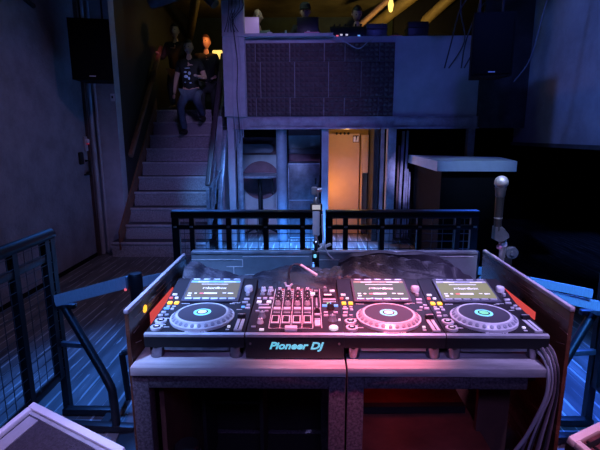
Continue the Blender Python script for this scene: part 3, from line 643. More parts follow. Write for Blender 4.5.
# belt stanchions
def stanchion(label, loc, tgt, ends):
    t = thing('belt_stanchion', label, 'stanchion', loc)
    MB().lathe([(0, 0), (0.17, 0), (0.17, 0.012), (0.05, 0.03), (0.03, 0.04), (0, 0.04)], n=28).build('base', M['black_metal'], t)
    MB().tube([(0, 0, 0.03), (0, 0, 0.88)], 0.032, 16).build('pole', M['black_metal'], t)
    MB().lathe([(0, 0.875), (0.034, 0.875), (0.037, 0.89), (0.037, 0.958), (0.03, 0.968), (0, 0.970)], n=20).build('head', M['black_plastic'], t)
    MB().box((-0.047, -0.022, 0.885), (-0.035, 0.022, 0.955), 0.003).build('belt_slot', M['blue_steel'], t)
    for i, e in enumerate(ends):
        p = Vector(e[0]); q = Vector(e[1])
        MB().bar(p, q, 0.004, e[2] if len(e) > 2 else 0.05).build('belt', M['belt'], t)
    MB().sphere((-0.05, -0.02, 0.885), 0.008, 8, 6).build('belt_clip', M['lit_red'], t)
    return t
stanchion('black belt stanchion head with pale blue belt left of the desk', (-0.905, 2.25, 0), None, [((-0.047, 0, 0.92), (-0.565, 0.20, 0.735), 0.066), ((0.035, 0, 0.92), (0.55, 0.42, 0.93), 0.055)])
stanchion('black belt stanchion with two pale blue belts right of the desk', (1.03, 2.72, 0), None, [((0.037, 0, 0.84), (0.50, -0.40, 0.835), 0.05), ((0.037, -0.02, 0.785), (0.59, -0.44, 0.765), 0.055)])

# ================================================================== DJ DESK
TZ = 0.937
def desk(label, x0, x1, y0, y1, back_board, side_x, inner_side):
    t = thing('dj_desk', label, 'desk', ((x0+x1)/2, y0, 0))
    w = (x1-x0)/2; d = y1-y0
    MB().box((-w, 0, TZ-0.030), (w, d, TZ), 0.002).build('table_top', M['steel_top'], t)
    for yy in (0.008, d-0.068):
        MB().box((-w+0.055, yy, TZ-0.078), (w-0.055, yy+0.055, TZ-0.030), 0.003).build('frame_rail', M['steel_frame'], t)
        MB().box((-w+0.055, yy, 0.16), (w-0.055, yy+0.05, 0.20), 0.003).build('frame_rail', M['steel_frame'], t)
    for sx in (-1, 1):
        MB().box((min(sx*w, sx*(w-0.055)), 0.063, TZ-0.078), (max(sx*w, sx*(w-0.055)), d-0.068, TZ-0.030), 0.003).build('frame_rail', M['steel_frame'], t)
        for yy in ((0.008, d-0.068) if not (sx > 0 and x1 > 0.5) else (d-0.068,)):
            MB().box((min(sx*w, sx*(w-0.055)), yy, 0), (max(sx*w, sx*(w-0.055)), yy+0.055, TZ-0.030), 0.003).build('leg', M['steel_frame'], t)
    sz = 0.575 if x1 > 0.5 else 0.20
    MB().box((-w+0.058, 0.065, sz-0.02), ((w-0.12) if x1 > 0.5 else (w-0.058), d-0.075, sz)).build('lower_shelf', back_board, t)
    if x1 > 0.5: MB().box((-w+0.058, 0.055, sz-0.022), (w-0.12, 0.0645, sz+0.003)).build('shelf_edge', M['board_edge'], t); MB().bar((-w+0.06, 0.30, sz+0.02), (w-0.14, 0.31, sz+0.02), 0.03, 0.03).build('shelf_batten', M['matte_black'], t)
    MB().box((-w+0.058, d-0.074, 0.225), ((w-0.058) if x1 < 0.5 else (w+0.07), d-0.068, TZ-0.080)).build('back_board', back_board, t)
    if x1 > 0.5: MB().box((0.636-(x0+x1)/2, 0.19, 0.0), (0.752-(x0+x1)/2, 0.21, TZ-0.080)).build('inner_panel', M['brown_board'], t)
    else: MB().box((inner_side[0]-(x0+x1)/2, 0.07, 0.225), (inner_side[1]-(x0+x1)/2, d-0.08, TZ-0.080)).build('inner_side', M['brown_board'], t)
    # raised outer side board
    s = 1 if side_x > (x0+x1)/2 else -1
    a = side_x-(x0+x1)/2
    lo, hi = sorted((a, a+s*0.014)); f0 = 0.032 if s < 0 else 0.062
    sd = MB().box((lo, f0, 0.0), (hi, f0+0.70+(0.05 if s > 0 else 0), 1.108), 0.002).build('side_board', M['board'], t)
    MB().box((lo-0.001, f0-0.002, 1.108), (hi+0.001, f0+0.702+(0.05 if s > 0 else 0), 1.124), 0.003).build('edge_strip', M['board_edge'], sd)
    sl, sh = sorted((a, a-s*0.003))
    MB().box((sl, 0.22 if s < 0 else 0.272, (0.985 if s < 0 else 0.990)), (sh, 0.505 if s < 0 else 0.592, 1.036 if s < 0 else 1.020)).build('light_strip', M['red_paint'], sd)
    sc = MB()
    for (ya, za, yb, zb) in ((0.08, 1.075, 0.5, 1.07), (0.12, 1.05, 0.32, 1.058), (0.3, 1.09, 0.42, 1.088), (0.07, 0.99, 0.12, 0.975), (0.06, 1.03, 0.11, 1.034)):
        sc.bar((a-s*0.001, ya, za), (a-s*0.001, yb, zb), 0.0015, 0.0022)
    sc.build('scratches', M['scratch'], sd)
    return t
LX0, LX1, RX1 = -0.580, 0.124, 0.772
dl = desk('left half of the steel desk with dark empty shelf space', LX0, LX1, 1.335, 2.09, M['matte_black'], -0.583, (-0.515, -0.498))
drt = desk('right half of the steel desk with red lit brown shelf space', 0.130, RX1, 1.338, 2.09, M['plywood_red_lit'], 0.858, (0.60, 0.618))
sl = dl.location.x
MB().sphere((-0.583-sl, 0.175, 1.070), (0.006, 0.018, 0.014)).build('indicator_light', M['amber'], dl, label='glowing amber spot for a reflection on the left side board')  # added glowing spot standing for an amber reflection on the board
# support between right desk and its side board
MB().box((RX1-drt.location.x+0.002, 0.30, TZ-0.10), (0.857-drt.location.x, 0.36, TZ-0.06)).build('bracket', M['steel_frame'], drt)
for nm, x0, x1, lab in (('left', -0.565, 0.022, 'blue grey steel back panel behind the left player and mixer'), ('right', 0.055, 0.815, 'blue grey steel back panel partly covered by the black cloth')):
    bp = thing('back_panel', lab, 'panel', ((x0+x1)/2, 2.10, 0)); w = (x1-x0)/2
    MB().box((-w, 0, 0.0), (w, 0.03, 1.118), 0.002).build('sheet', M['panel_steel'], bp)
    MB().box((-w, -0.004, 1.112), (w, 0.036, 1.126), 0.003).build('edging', M['blue_steel'], bp)
    ln = MB()
    for (ax, az, bx_, bz) in ((-w, 1.085, -w*0.15, 1.085), (-w*0.15, 1.085, -w*0.15, 1.05), (-w*0.15, 1.05, -w*0.42, 1.05), (-w*0.3, 1.05, -w*0.3, 1.015), (-w*0.12, 1.01, w*0.6, 1.01), (-w*0.15, 1.10, w*0.95, 1.102)):
        ln.bar((ax, -0.001, az), (bx_, -0.001, bz), 0.002, 0.003)
    ln.build('scored_line', M['pale_plastic'], bp)

# things on the left shelf
rk = thing('cable_rack', 'dim black rack with two thin shelves inside the left desk', 'rack', (-0.31, 1.72, 0.226))
MB().box((-0.14, 0, 0), (-0.125, 0.2, 0.50)).box((0.105, 0, 0), (0.12, 0.2, 0.50)).build('frame', M['matte_black'], rk)
for z in (0.33, 0.44): MB().box((-0.125, 0, z), (0.105, 0.2, z+0.012)).build('shelf', M['black_metal'], rk)
tn = thing('round_tin', 'small dark round tin on the left lower shelf', 'tin', (-0.445, 1.46, 0.226))
MB().lathe([(0, 0), (0.045, 0), (0.05, 0.01), (0.05, 0.30), (0.045, 0.31), (0, 0.312)], n=24).build('body', M['blue_steel'], tn)
MB().lathe([(0, 0.312), (0.047, 0.312), (0.047, 0.328), (0.04, 0.336), (0, 0.336)], n=24).build('lid', M['black_plastic'], tn)

# ------------------------------------------------------------------ players
def ztop(y):   # height of the player's top surface above the desk
    if y < 0.245: return 0.089+y*(0.106-0.089)/0.245
    return 0.106+(y-0.245)*(0.140-0.106)/0.165
def player(label, loc, rz, scr, bar_m, lit, group):
    t = thing('media_player', label, 'dj player', loc, rz, group)
    w = 0.168; D = 0.44
    MB().prism([(0, 0.042), (0, 0.083), (0.006, 0.089), (0.245, 0.106), (0.41, 0.140), (D, 0.140), (D, 0.042)], -w, w, 'x').build('body', M['deck_black'], t)
    MB().box((-w+0.058, 0.020, 0.022), (w-0.058, D-0.04, 0.042)).build('base_plate', M['blue_steel'], t)
    MB().prism([(-0.002, 0.080), (-0.002, 0.089), (0.010, 0.0922), (0.010, 0.080)], -w, w, 'x').build('front_lip', M['trim_silver'], t)
    MB().box((-w, -0.0015, 0.043), (w, 0.0, 0.080)).build('front_face', M['black_plastic'], t)
    for sx in (-1, 1):
        for y in (0.027, D-0.05):
            MB().lathe([(0, 0), (0.022, 0), (0.024, 0.004), (0.024, 0.041), (0, 0.041)], (sx*(w-0.032), y, 0), 28).build('foot', M['dark_chrome'], t)
    # jog wheel
    jc = (0.0, 0.128); jz = ztop(jc[1])
    jw = MB().lathe([(0.112, -0.012), (0.113, 0.001), (0.109, 0.004), (0.096, 0.014), (0.0915, 0.017), (0.0885, 0.0175), (0.0865, 0.0155), (0, 0.0155)], (jc[0], jc[1], jz), 64).build('jog_wheel', M['jog_ring'], t)
    MB().lathe([(0.0935, 0.0162), (0.0915, 0.0186), (0.0870, 0.0186), (0.0858, 0.0170)], (jc[0], jc[1], jz), 64).build('jog_rim', M['white_mark'], jw)
    MB().lathe([(0.1145, -0.006), (0.1145, 0.0035), (0.1105, 0.0055), (0.1085, 0.004)], (jc[0], jc[1], jz), 64).build('jog_rim', M['pale_plastic'], jw)
    MB().lathe([(0.0855, 0.0145), (0.0855, 0.0176), (0, 0.0176)], (jc[0], jc[1], jz), 56).build('jog_plate', M['jog_plate'], jw)
    dm = MB()
    for k in range(28):
        a = 2*math.pi*(k+0.5)/28
        m4 = Matrix.Translation((jc[0]+0.1028*math.cos(a), jc[1]+0.1028*math.sin(a), jz+0.0096)) @ Matrix.Rotation(a, 4, 'Z') @ Matrix.Rotation(R(38), 4, 'Y')
        dm.lathe([(0.0072, -0.001), (0.0072, 0.0010), (0.005, 0.0018), (0, 0.0022)], n=14, mtx=m4)
    dm.build('finger_dimples', M['dimple'], jw)
    MB().lathe([(0.031, 0.0177), (0.031, 0.0186), (0, 0.0186)], (jc[0], jc[1], jz), 32).build('jog_display', M['lit_cyan'], jw)
    MB().lathe([(0.021, 0.0186), (0.021, 0.0192), (0, 0.0192)], (jc[0], jc[1], jz), 28).build('display_ring', M['deck_black'], jw)
    MB().lathe([(0.016, 0.0192), (0.016, 0.0197), (0, 0.0197)], (jc[0], jc[1], jz), 24).build('display_centre', lit, jw)
    # screen
    sl_ = math.atan2(0.140-0.106, 0.165)
    SM = Matrix.Translation((0, 0.328, ztop(0.328)+0.006)) @ Matrix.Rotation(sl_, 4, 'X')
    bz = MB().box((-0.112, -0.086, -0.006), (0.112, 0.086, 0.004), 0.004, SM).build('screen_bezel', M['bezel'], t)
    MB().box((-0.103, -0.066, 0.0035), (0.103, 0.064, 0.0052), 0, SM).build('display', scr, bz)
    MB().box((-0.101, 0.048, 0.0052), (0.101, 0.062, 0.0057), 0, SM).build('display_bar', bar_m, bz)
    TM = SM @ Matrix.Translation((0, 0, 0.0058))
    text_obj('rekordbox', 0.022, M['lit_white'], bz, TM @ Matrix.Translation((0.004, 0.004, 0)), 'display_text', 0.0002, xs=1.0, bold=0.0006)
    ic = MB()
    for (x, y, a, b_) in ((-0.086, -0.036, 0.014, 0.008), (-0.086, -0.052, 0.014, 0.008), (-0.064, -0.036, 0.010, 0.008), (-0.005, -0.036, 0.052, 0.010), (0.050, -0.034, 0.014, 0.006), (0.075, -0.036, 0.022, 0.007), (0.0, 0.034, 0.11, 0.004), (-0.05, 0.052, 0.045, 0.005), (0.06, 0.052, 0.05, 0.005)):
        ic.box((x-a/2, y-b_/2, 0.0057), (x+a/2, y+b_/2, 0.0062), 0, SM)
    ic.build('display_icons', M['lit_white'], bz)
    MB().box((-0.048, -0.040, 0.0057), (-0.032, -0.033, 0.0062), 0, SM).build('display_mark', M['lit_red'], bz)
    tabs = MB()
    for i in range(6): tabs.box((-0.098+0.034*i, -0.078, 0.004), (-0.072+0.034*i, -0.070, 0.007), 0, SM)
    for i in range(5): tabs.box((-0.096+0.042*i, 0.070, 0.004), (-0.07+0.042*i, 0.077, 0.007), 0, SM)
    tabs.build('pad_row', M['trim_silver'], bz)
    # small controls on the left
    def btn(x, y, a, b_, m, h=0.005, name='button'):
        z = ztop(y); return MB().box((x-a/2, y-b_/2, z-0.004), (x+a/2, y+b_/2, z+h), 0.001).build(name, M[m], t)
    def cylb(x, y, r, m, h=0.008, name='knob'):
        z = ztop(y); return MB().lathe([(r, -0.004), (r, h*0.7), (r*0.85, h), (0, h)], (x, y, z), 16).build(name, M[m], t)
    X = -0.145
    btn(X-0.004, 0.300, 0.018, 0.010, 'lit_white'); btn(X+0.010, 0.275, 0.012, 0.010, 'lit_white'); btn(X-0.012, 0.275, 0.012, 0.010, 'lit_red')
    btn(X-0.006, 0.238, 0.016, 0.018, 'amber', 0.006); btn(X+0.020, 0.238, 0.016, 0.018, 'amber', 0.006)
    btn(X-0.004, 0.210, 0.012, 0.008, 'white_mark', 0.003); btn(X+0.018, 0.210, 0.012, 0.008, 'white_mark', 0.003)
    btn(X-0.004, 0.190, 0.020, 0.010, 'lit_blue' if bar_m is M['lit_blue'] else 'pale_plastic'); btn(X+0.018, 0.186, 0.012, 0.010, 'pale_plastic')
    btn(X-0.006, 0.160, 0.016, 0.010, 'pale_plastic'); btn(X-0.010, 0.135, 0.016, 0.009, 'pale_plastic'); btn(X+0.012, 0.138, 0.014, 0.009, 'trim_silver')
    for y, nm in ((0.090, 'cue_button'), (0.043, 'play_button')):
        z = ztop(y)
        rb = MB().lathe([(0.021, -0.003), (0.021, 0.006), (0.018, 0.008), (0.016, 0.006), (0, 0.006)], (X+0.006, y, z), 24).build(nm, M['pale_plastic'], t)
        MB().lathe([(0.0125, 0.006), (0.0125, 0.0085), (0, 0.0085)], (X+0.006, y, z), 20).build('button_face', M['deck_black'], rb)
        MB().box((X, y-0.003, z+0.0085), (X+0.012, y+0.003, z+0.0095)).build('button_symbol', M['lit_white'], rb)
    # right column
    X = 0.142
    cylb(X, 0.335, 0.017, 'pale_plastic', 0.018); cylb(X, 0.300, 0.008, 'trim_silver', 0.010)
    btn(X, 0.268, 0.022, 0.010, 'pale_plastic'); btn(X-0.004, 0.245, 0.022, 0.012, 'trim_silver'); btn(X+0.012, 0.222, 0.014, 0.008, 'pale_plastic')
    btn(X-0.006, 0.205, 0.012, 0.008, 'lit_blue' if bar_m is M['lit_blue'] else 'pale_plastic'); btn(X+0.012, 0.196, 0.018, 0.010, 'pale_plastic')
    z = ztop(0.09)
    ts = MB().box((X-0.012, 0.020, z-0.004), (X+0.014, 0.175, z+0.0025)).build('tempo_slider', M['pale_plastic'], t)
    MB().box((X-0.001, 0.024, z+0.0025), (X+0.003, 0.170, z+0.0030)).build('slider_slot', M['matte_black'], ts)
    MB().box((X-0.013, 0.108, z+0.0028), (X+0.015, 0.128, z+0.018), 0.003).build('slider_cap', M['deck_black'], ts)
    MB().box((X-0.0125, 0.1165, z+0.018), (X+0.0145, 0.1195, z+0.0186)).build('slider_mark', M['white_mark'], ts)
    btn(X-0.034, 0.052, 0.010, 0.010, 'lit_white'); btn(X-0.036, 0.034, 0.012, 0.006, 'white_mark', 0.002)
    lm = MB()
    for (x, y, a, b_) in ((-0.09, 0.236, 0.03, 0.003), (0.09, 0.236, 0.02, 0.003), (-0.108, 0.050, 0.02, 0.004), (-0.13, 0.114, 0.03, 0.003), (-0.13, 0.066, 0.03, 0.003), (0.105, 0.243, 0.03, 0.003), (0.125, 0.186, 0.02, 0.003)):
        zz = ztop(y); lm.box((x-a/2, y-b_/2, zz-0.002), (x+a/2, y+b_/2, zz+0.0012))
    lm.build('printed_marks', M['white_mark'], t)
    text_obj('Pioneer DJ', 0.0135, M['white_mark'], t, Matrix.Translation((0.0, 0.0125, ztop(0.0125)+0.0012)) @ Matrix.Rotation(R(20), 4, 'X'), 'lettering', 0.0003, shear=0.2, xs=1.25, bold=0.0004)
    return t
g = 'players in a row on the desk'
# faces along the slightly turned row
RZ = 0.0
player('leftmost dj player, blue lit, left of the mixer', (-0.3800, 1.395, TZ), RZ, M['screen_grey'], M['lit_blue'], M['lit_white'], g)
player('dj player just right of the mixer with orange bar on screen', (0.2895, 1.395, TZ), RZ, M['screen_taupe'], M['orange_bar'], M['lit_white'], g)
player('rightmost dj player with sand coloured screen', (0.6285, 1.395, TZ), RZ, M['screen_sand'], M['trim_silver'], M['lit_green'], g)

# ------------------------------------------------------------------ mixer
mx = thing('dj_mixer', 'four channel dj mixer between the players with lit lettering', 'dj mixer', (-0.0435, 1.395, TZ))
w = 0.1645; D = 0.40
def mz(y): return 0.090+y*(0.110-0.090)/0.40
MB().prism([(0, 0.006), (0, 0.084), (0.004, 0.090), (D, 0.110), (D, 0.006)], -w, w, 'x').build('body', M['mixer_top'], mx)
MB().box((-w, -0.002, 0.006), (w, 0.0, 0.081)).build('front_panel', M['black_plastic'], mx)
MB().prism([(-0.003, 0.081), (-0.003, 0.090), (0.010, 0.0925), (0.010, 0.081)], -w, w, 'x').build('front_lip', M['trim_silver'], mx)
for sx in (-1, 1):
    for y in (0.04, D-0.04): MB().cyl((sx*(w-0.04), y, 0), 0.018, 0.006, 14).build('foot', M['black_plastic'], mx)
text_obj('Pioneer DJ', 0.034, M['logo_cyan'], mx, Matrix.Translation((0.003, -0.0035, 0.050)) @ Matrix.Rotation(R(90), 4, 'X'), 'lettering', 0.0008, shear=0.28, xs=1.18, bold=0.0011)
for sx in (-1, 1): MB().lathe([(0.004, 0), (0.004, 0.003), (0, 0.0035)], n=10, mtx=Matrix.Translation((sx*(w-0.016), -0.002, 0.058)) @ Matrix.Rotation(R(90), 4, 'X')).build('screw', M['silver'], mx)
def mknob(x, y, r=0.0075, m='matte_black', cap='white_mark', h=0.016):
    z = mz(y)
    k = MB().lathe([(r*1.25, -0.003), (r*1.2, 0.003), (r, 0.006), (r*0.85, h), (0, h)], (x, y, z), 14).build('knob', M[m], mx)
    MB().box((x-0.0014, y-0.001, z+h), (x+0.0014, y+r, z+h+0.0008)).build('pointer', M[cap], k)
def mbox(x, y, a, b_, m, h=0.005, name='button'):
    z = mz(y); return MB().box((x-a/2, y-b_/2, z-0.004), (x+a/2, y+b_/2, z+h), 0.0008).build(name, M[m], mx)
CH = [-0.0715, -0.0335, 0.0045, 0.0425]
for cx in CH:
    mknob(cx, 0.378, 0.008, 'pale_plastic', 'matte_black', 0.012)
    for i, y in enumerate((0.345, 0.312, 0.279)): mknob(cx, y, 0.0075, 'knob_grey')
    for y in (0.3285, 0.2955, 0.260): mbox(cx, y, 0.022, 0.003, 'white_mark', 0.001, 'printed_mark')
    mknob(cx, 0.240, 0.0095, 'trim_silver', 'matte_black', 0.014)
    mbox(cx+0.011, 0.345, 0.005, 0.10, 'deck_black', 0.001, 'meter')
    for i in range(5): mbox(cx+0.013, 0.305+0.02*i, 0.004, 0.009, 'lit_white' if i < 4 else 'lit_red', 0.002, 'meter_light')
    mbox(cx, 0.196, 0.026, 0.020, 'pale_plastic', 0.006, 'cue_button')
    mbox(cx, 0.166, 0.024, 0.006, 'trim_silver', 0.003, 'indicator_light')
    fd = mbox(cx, 0.098, 0.030, 0.104, 'mixer_top', 0.0012, 'channel_fader')
    MB().box((cx-0.0140, 0.072, mz(0.1)+0.001), (cx+0.0140, 0.138, mz(0.1)+0.005)).build('fader_frame', M['pale_plastic'], fd)
    z = mz(0.10)
    MB().box((cx-0.011, 0.060, z+0.0005), (cx+0.011, 0.140, z+0.0022)).build('fader_slot', M['mixer_top'], fd)
    MB().box((cx-0.0105, 0.082, z+0.004), (cx+0.0105, 0.126, z+0.009), 0.002).build('fader_cap', M['matte_black'], fd)
dv = MB()
for x in (-0.0905, -0.0525, -0.0145, 0.0235, 0.0615, 0.092):
    for a, c in ((0.045, 0.395),):
        m_ = (a+c)/2
        v = [dv.bm.verts.new(p) for p in ((x-0.001, a, mz(a)+0.0008), (x+0.001, a, mz(a)+0.0008), (x+0.001, c, mz(c)+0.0008), (x-0.001, c, mz(c)+0.0008))]
        dv.bm.faces.new(v)
dv.box((-0.090, 0.043, mz(0.044)-0.001), (0.0615, 0.045, mz(0.044)+0.001)).build('printed_lines', M['white_mark'], mx)
cf = mbox(-0.013, 0.026, 0.075, 0.022, 'deck_black', 0.001, 'crossfader')
MB().box((-0.034, 0.014, mz(0.03)), (0.008, 0.038, mz(0.03)+0.016), 0.003).build('fader_cap', M['pale_plastic'], cf)
# left section
X = -0.125
for (dx, y) in ((-0.014, 0.375), (0.016, 0.375)): mknob(X+dx, y, 0.010, 'pale_plastic', 'matte_black')
for (dx, y) in ((-0.014, 0.335), (0.014, 0.335)): mknob(X+dx, y, 0.008, 'trim_silver', 'matte_black', 0.012)
for dx in (-0.024, 0.0, 0.024): mbox(X+dx, 0.292, 0.016, 0.014, 'pale_plastic')
for dx in (-0.020, 0.018): mbox(X+dx, 0.258, 0.018, 0.018, 'lit_white')
mbox(X, 0.235, 0.04, 0.006, 'pale_plastic', 0.003); mbox(X+0.006, 0.205, 0.045, 0.012, 'pale_plastic', 0.004)
for dx in (-0.018, 0.016): mbox(X+dx, 0.175, 0.014, 0.010, 'trim_silver')
mknob(X+0.004, 0.130, 0.012, 'blue_steel', 'white_mark', 0.02); mknob(X+0.002, 0.085, 0.010, 'pale_plastic', 'matte_black')
mbox(X-0.018, 0.05, 0.016, 0.008, 'trim_silver'); mbox(X+0.012, 0.03, 0.016, 0.010, 'lit_white')
# effects strip and right section
for (y, m_) in ((0.37, 'trim_silver'), (0.345, 'deck_black'), (0.315, 'deck_black')): mbox(0.077, y, 0.016, 0.012, m_)
mbox(0.064, 0.335, 0.018, 0.022, 'lit_white', 0.007, 'effect_button')
lv = mbox(0.078, 0.265, 0.006, 0.08, 'trim_silver', 0.002, 'meter')
for y in (0.20, 0.15, 0.11): mbox(0.078, y, 0.020, 0.010, 'trim_silver' if y != 0.15 else 'pale_plastic', 0.004)
mknob(0.078, 0.175, 0.008, 'matte_black', 'white_mark')
mbox(0.078, 0.085, 0.020, 0.05, 'pale_plastic', 0.002)
X = 0.128
mknob(X-0.014, 0.375, 0.009, 'blue_steel', 'white_mark'); mbox(X+0.016, 0.370, 0.02, 0.014, 'lit_white')
mbox(X, 0.325, 0.046, 0.030, 'matte_black', 0.004, 'effect_display'); mbox(X-0.004, 0.325, 0.030, 0.014, 'lit_white', 0.005, 'display_text')
mbox(X, 0.285, 0.05, 0.010, 'pale_plastic', 0.003); mbox(X, 0.262, 0.05, 0.006, 'trim_silver', 0.003)
for (dx, y) in ((-0.020, 0.225), (0.022, 0.225)): mbox(X+dx, y, 0.018, 0.014, 'lit_blue')
mknob(X+0.002, 0.205, 0.013, 'matte_black', 'lit_blue', 0.018)
mbox(X-0.002, 0.245, 0.018, 0.010, 'lit_green', 0.004)
for (dx, y) in ((-0.018, 0.165), (0.018, 0.165), (-0.018, 0.14)): mbox(X+dx, y, 0.016, 0.008, 'pale_plastic')
mknob(X+0.004, 0.105, 0.013, 'blue_steel', 'white_mark', 0.02)
mbox(X+0.028, 0.105, 0.008, 0.008, 'lit_white')
z = mz(0.045)
MB().lathe([(0.016, -0.003), (0.016, 0.006), (0.013, 0.009), (0, 0.009)], (X+0.004, 0.042, z), 20).build('effect_switch', M['lit_white'], mx)

# gooseneck lamp on the mixer's back edge
gl = thing('gooseneck_lamp', 'slim pale gooseneck lamp at the rear edge of the mixer', 'lamp', (-0.080, 1.812, TZ))
MB().lathe([(0, 0), (0.012, 0), (0.012, 0.115), (0.010, 0.128), (0.005, 0.145), (0, 0.145)], n=16).build('plug', M['locker'], gl)
MB().tube([(-0.016, -0.012, 0.135), (-0.010, -0.014, 0.120), (0.004, -0.014, 0.118), (0.016, -0.012, 0.128)], 0.005, 8).build('plug_clip', M['pale_plastic'], gl)
MB().tube(smooth_path([(0, 0, 0.14), (0.002, 0, 0.185), (0.02, 0, 0.208), (0.05, -0.004, 0.208), (0.08, -0.01, 0.195)]), 0.004, 8).build('neck', M['cable_dark'], gl)
MB().tube([(0.05, -0.004, 0.209), (0.118, -0.02, 0.168)], [0.006, 0.007], 10).build('lamp_head', M['pale_plastic'], gl)

# ------------------------------------------------------------------ black cloth heaped behind the gear
def crest(x):
    pts = [(-0.575, 1.03), (-0.555, 1.095), (-0.52, 1.095), (-0.47, 1.07), (-0.40, 1.058), (-0.32, 1.03), (-0.26, 1.035), (-0.20, 1.06), (-0.10, 1.075), (0.0, 1.075), (0.08, 1.07),
           (0.15, 1.085), (0.22, 1.12), (0.32, 1.135), (0.42, 1.125), (0.52, 1.13), (0.60, 1.115), (0.66, 1.085), (0.72, 1.04), (0.76, 1.0), (0.80, 0.96)]
    for (a, za), (b_, zb) in zip(pts, pts[1:]):
        if a <= x <= b_:
            u = (x-a)/(b_-a); u = u*u*(3-2*u); return za+(zb-za)*u
    return 0.96
def cloth_mesh():
    bm = bmesh.new(); nx, ny = 150, 30; grid = []
    for i in range(nx+1):
        x = -0.575+1.365*i/nx; c = crest(x); row = []
        for j in range(ny+1):
            v = j/ny
            # section: front hem low behind the gear, up over the crest, down against the panel
            y = 1.858+0.230*v
            s = math.sin(math.pi*min(1, v*0.78+0.03))
            base = TZ+0.012
            z = base+(c-base)*max(0.0, s)**0.75
            k = 0.35+0.65*min(1, max(0, (x+0.15)/0.3))
            q = 7.5*v+4.2*x+0.9*math.sin(3.1*x+0.6)
            fold = (1-abs(math.sin(q)))**2 + 0.6*(1-abs(math.sin(1.55*q+2.6*x+0.7)))**2.5 + 0.25*math.sin(13*x-5*v)
            z += 0.038*s*k*(fold-0.85)
            yy = y+0.012*math.sin(27*x+5*v)*s
            if x > 0.15 and v > 0.75: z = max(z, min(c, 1.135))*1.0
            row.append(bm.verts.new((x, min(yy, 2.088), max(z, TZ+0.006))))
        grid.append(row)
    for i in range(nx):
        for j in range(ny):
            bm.faces.new((grid[i][j], grid[i+1][j], grid[i+1][j+1], grid[i][j+1])).smooth = True
    return bm
mb = MB(); mb.bm.free(); mb.bm = cloth_mesh()
o = mb.build('cloth_cover', M['cloth']); tag(o, 'black cloth heaped along the rear of the desk behind the gear', 'cloth')
sm = o.modifiers.new('thickness', 'SOLIDIFY'); sm.thickness = 0.004; sm.offset = 1

# ------------------------------------------------------------------ small camera on its clamp
sc_ = thing('handheld_camera', 'small grey handheld camera standing on a clamp behind the mixer', 'camera', (0.042, 2.20, 0))
MB().box((-0.018, -0.014, 1.185), (0.018, 0.014, 1.312), 0.005).build('grip', M['cable_grey'], sc_, label='slate grey grip')
MB().box((-0.030, -0.018, 1.312), (0.030, 0.014, 1.345), 0.006).build('display_frame', M['black_plastic'], sc_)
MB().box((-0.020, -0.020, 1.317), (0.020, -0.018, 1.340)).build('display', mat('pale_screen', (0.5, 0.48, 0.45), 0.3, emit=(0.62, 0.58, 0.52), estr=0.5), sc_)
MB().lathe([(0.016, 0), (0.014, 0.02), (0.008, 0.032), (0, 0.033)], (0, 0, 1.345), 14).build('gimbal_arm', M['silver'], sc_)
MB().box((-0.024, -0.02, 1.388), (0.004, 0.015, 1.428), 0.008).bar((0.0, 0, 1.378), (0.012, 0, 1.41), 0.012, 0.012).build('camera_head', M['dark_tube'], sc_)
MB().lathe([(0.011, 0), (0.011, 0.022), (0, 0.022)], n=14, mtx=Matrix.Translation((0.004, 0, 1.412)) @ Matrix.Rotation(R(90), 4, 'Y')).build('lens', M['silver'], sc_)
MB().tube([(0, 0, 1.185), (0, 0, 1.150)], 0.010, 10).sphere((0, 0, 1.145), 0.016).build('ball_head', M['silver'], sc_)
MB().bar((-0.01, -0.02, 1.105), (0.075, -0.01, 1.142), 0.014, 0.014, 0.003).tube([(0.02, 0, 1.14), (0.045, -0.02, 1.08), (0.06, -0.03, 1.055)], 0.007, 8).build('clamp_arm', M['trim_silver'], sc_)
MB().box((-0.025, -0.045, 1.055), (0.018, 0.0, 1.11), 0.006).build('clamp', M['black_plastic'], sc_)
MB().cyl((-0.045, -0.02, 1.09), 0.016, 0.03, 12).build('knob', M['black_plastic'], sc_)
MB().tube([(0.0, -0.02, 1.15), (0.0, -0.02, 0.0)], 0.010, 8).build('pole', M['black_plastic'], sc_)
MB().tube(smooth_path([(0.03, -0.03, 1.15), (0.05, -0.055, 1.11), (0.09, -0.09, 1.065)]), 0.005, 6).build('wire', M['cable_grey'], sc_)
MB().cyl((-0.006, -0.05, 1.083), 0.007, 0.014, 10).build('screw_light', M['lit_cyan'], sc_)
cable([(0.07, 2.15, 1.30), (0.075, 2.15, 1.2), (0.09, 2.09, 1.13), (0.12, 2.06, 1.10)], 0.004, M['cable_grey'], 'thin pale cable hanging beside the small camera')

# ------------------------------------------------------------------ microphone on clamp stand
mc = thing('microphone', 'microphone with pale ball grille held upright at the right', 'microphone', (0.868, 2.03, 0))
MB().sphere((0, 0, 1.466), (0.030, 0.030, 0.030), 24, 16).build('grille_ball', M['mic_ball'], mc)
MB().lathe([(0.029, 0), (0.0305, 0.004), (0.029, 0.008)], (0, 0, 1.455), 24).build('grille_band', M['silver'], mc)
MB().lathe([(0.018, 1.400), (0.021, 1.405), (0.022, 1.425), (0.024, 1.432), (0.026, 1.444), (0.0, 1.444)], n=20).build('collar', M['locker'], mc)
MB().lathe([(0, 1.245), (0.0165, 1.245), (0.019, 1.40), (0, 1.40)], n=18).build('handle', M['black_plastic'], mc)
MB().lathe([(0.0172, 1.300), (0.0188, 1.301), (0.0188, 1.306), (0.0174, 1.307)], n=18).build('ring', M['silver'], mc)
ms = thing('microphone_stand', 'grey clamp stand holding the microphone beside the right board', 'stand', (0.908, 2.05, 0))
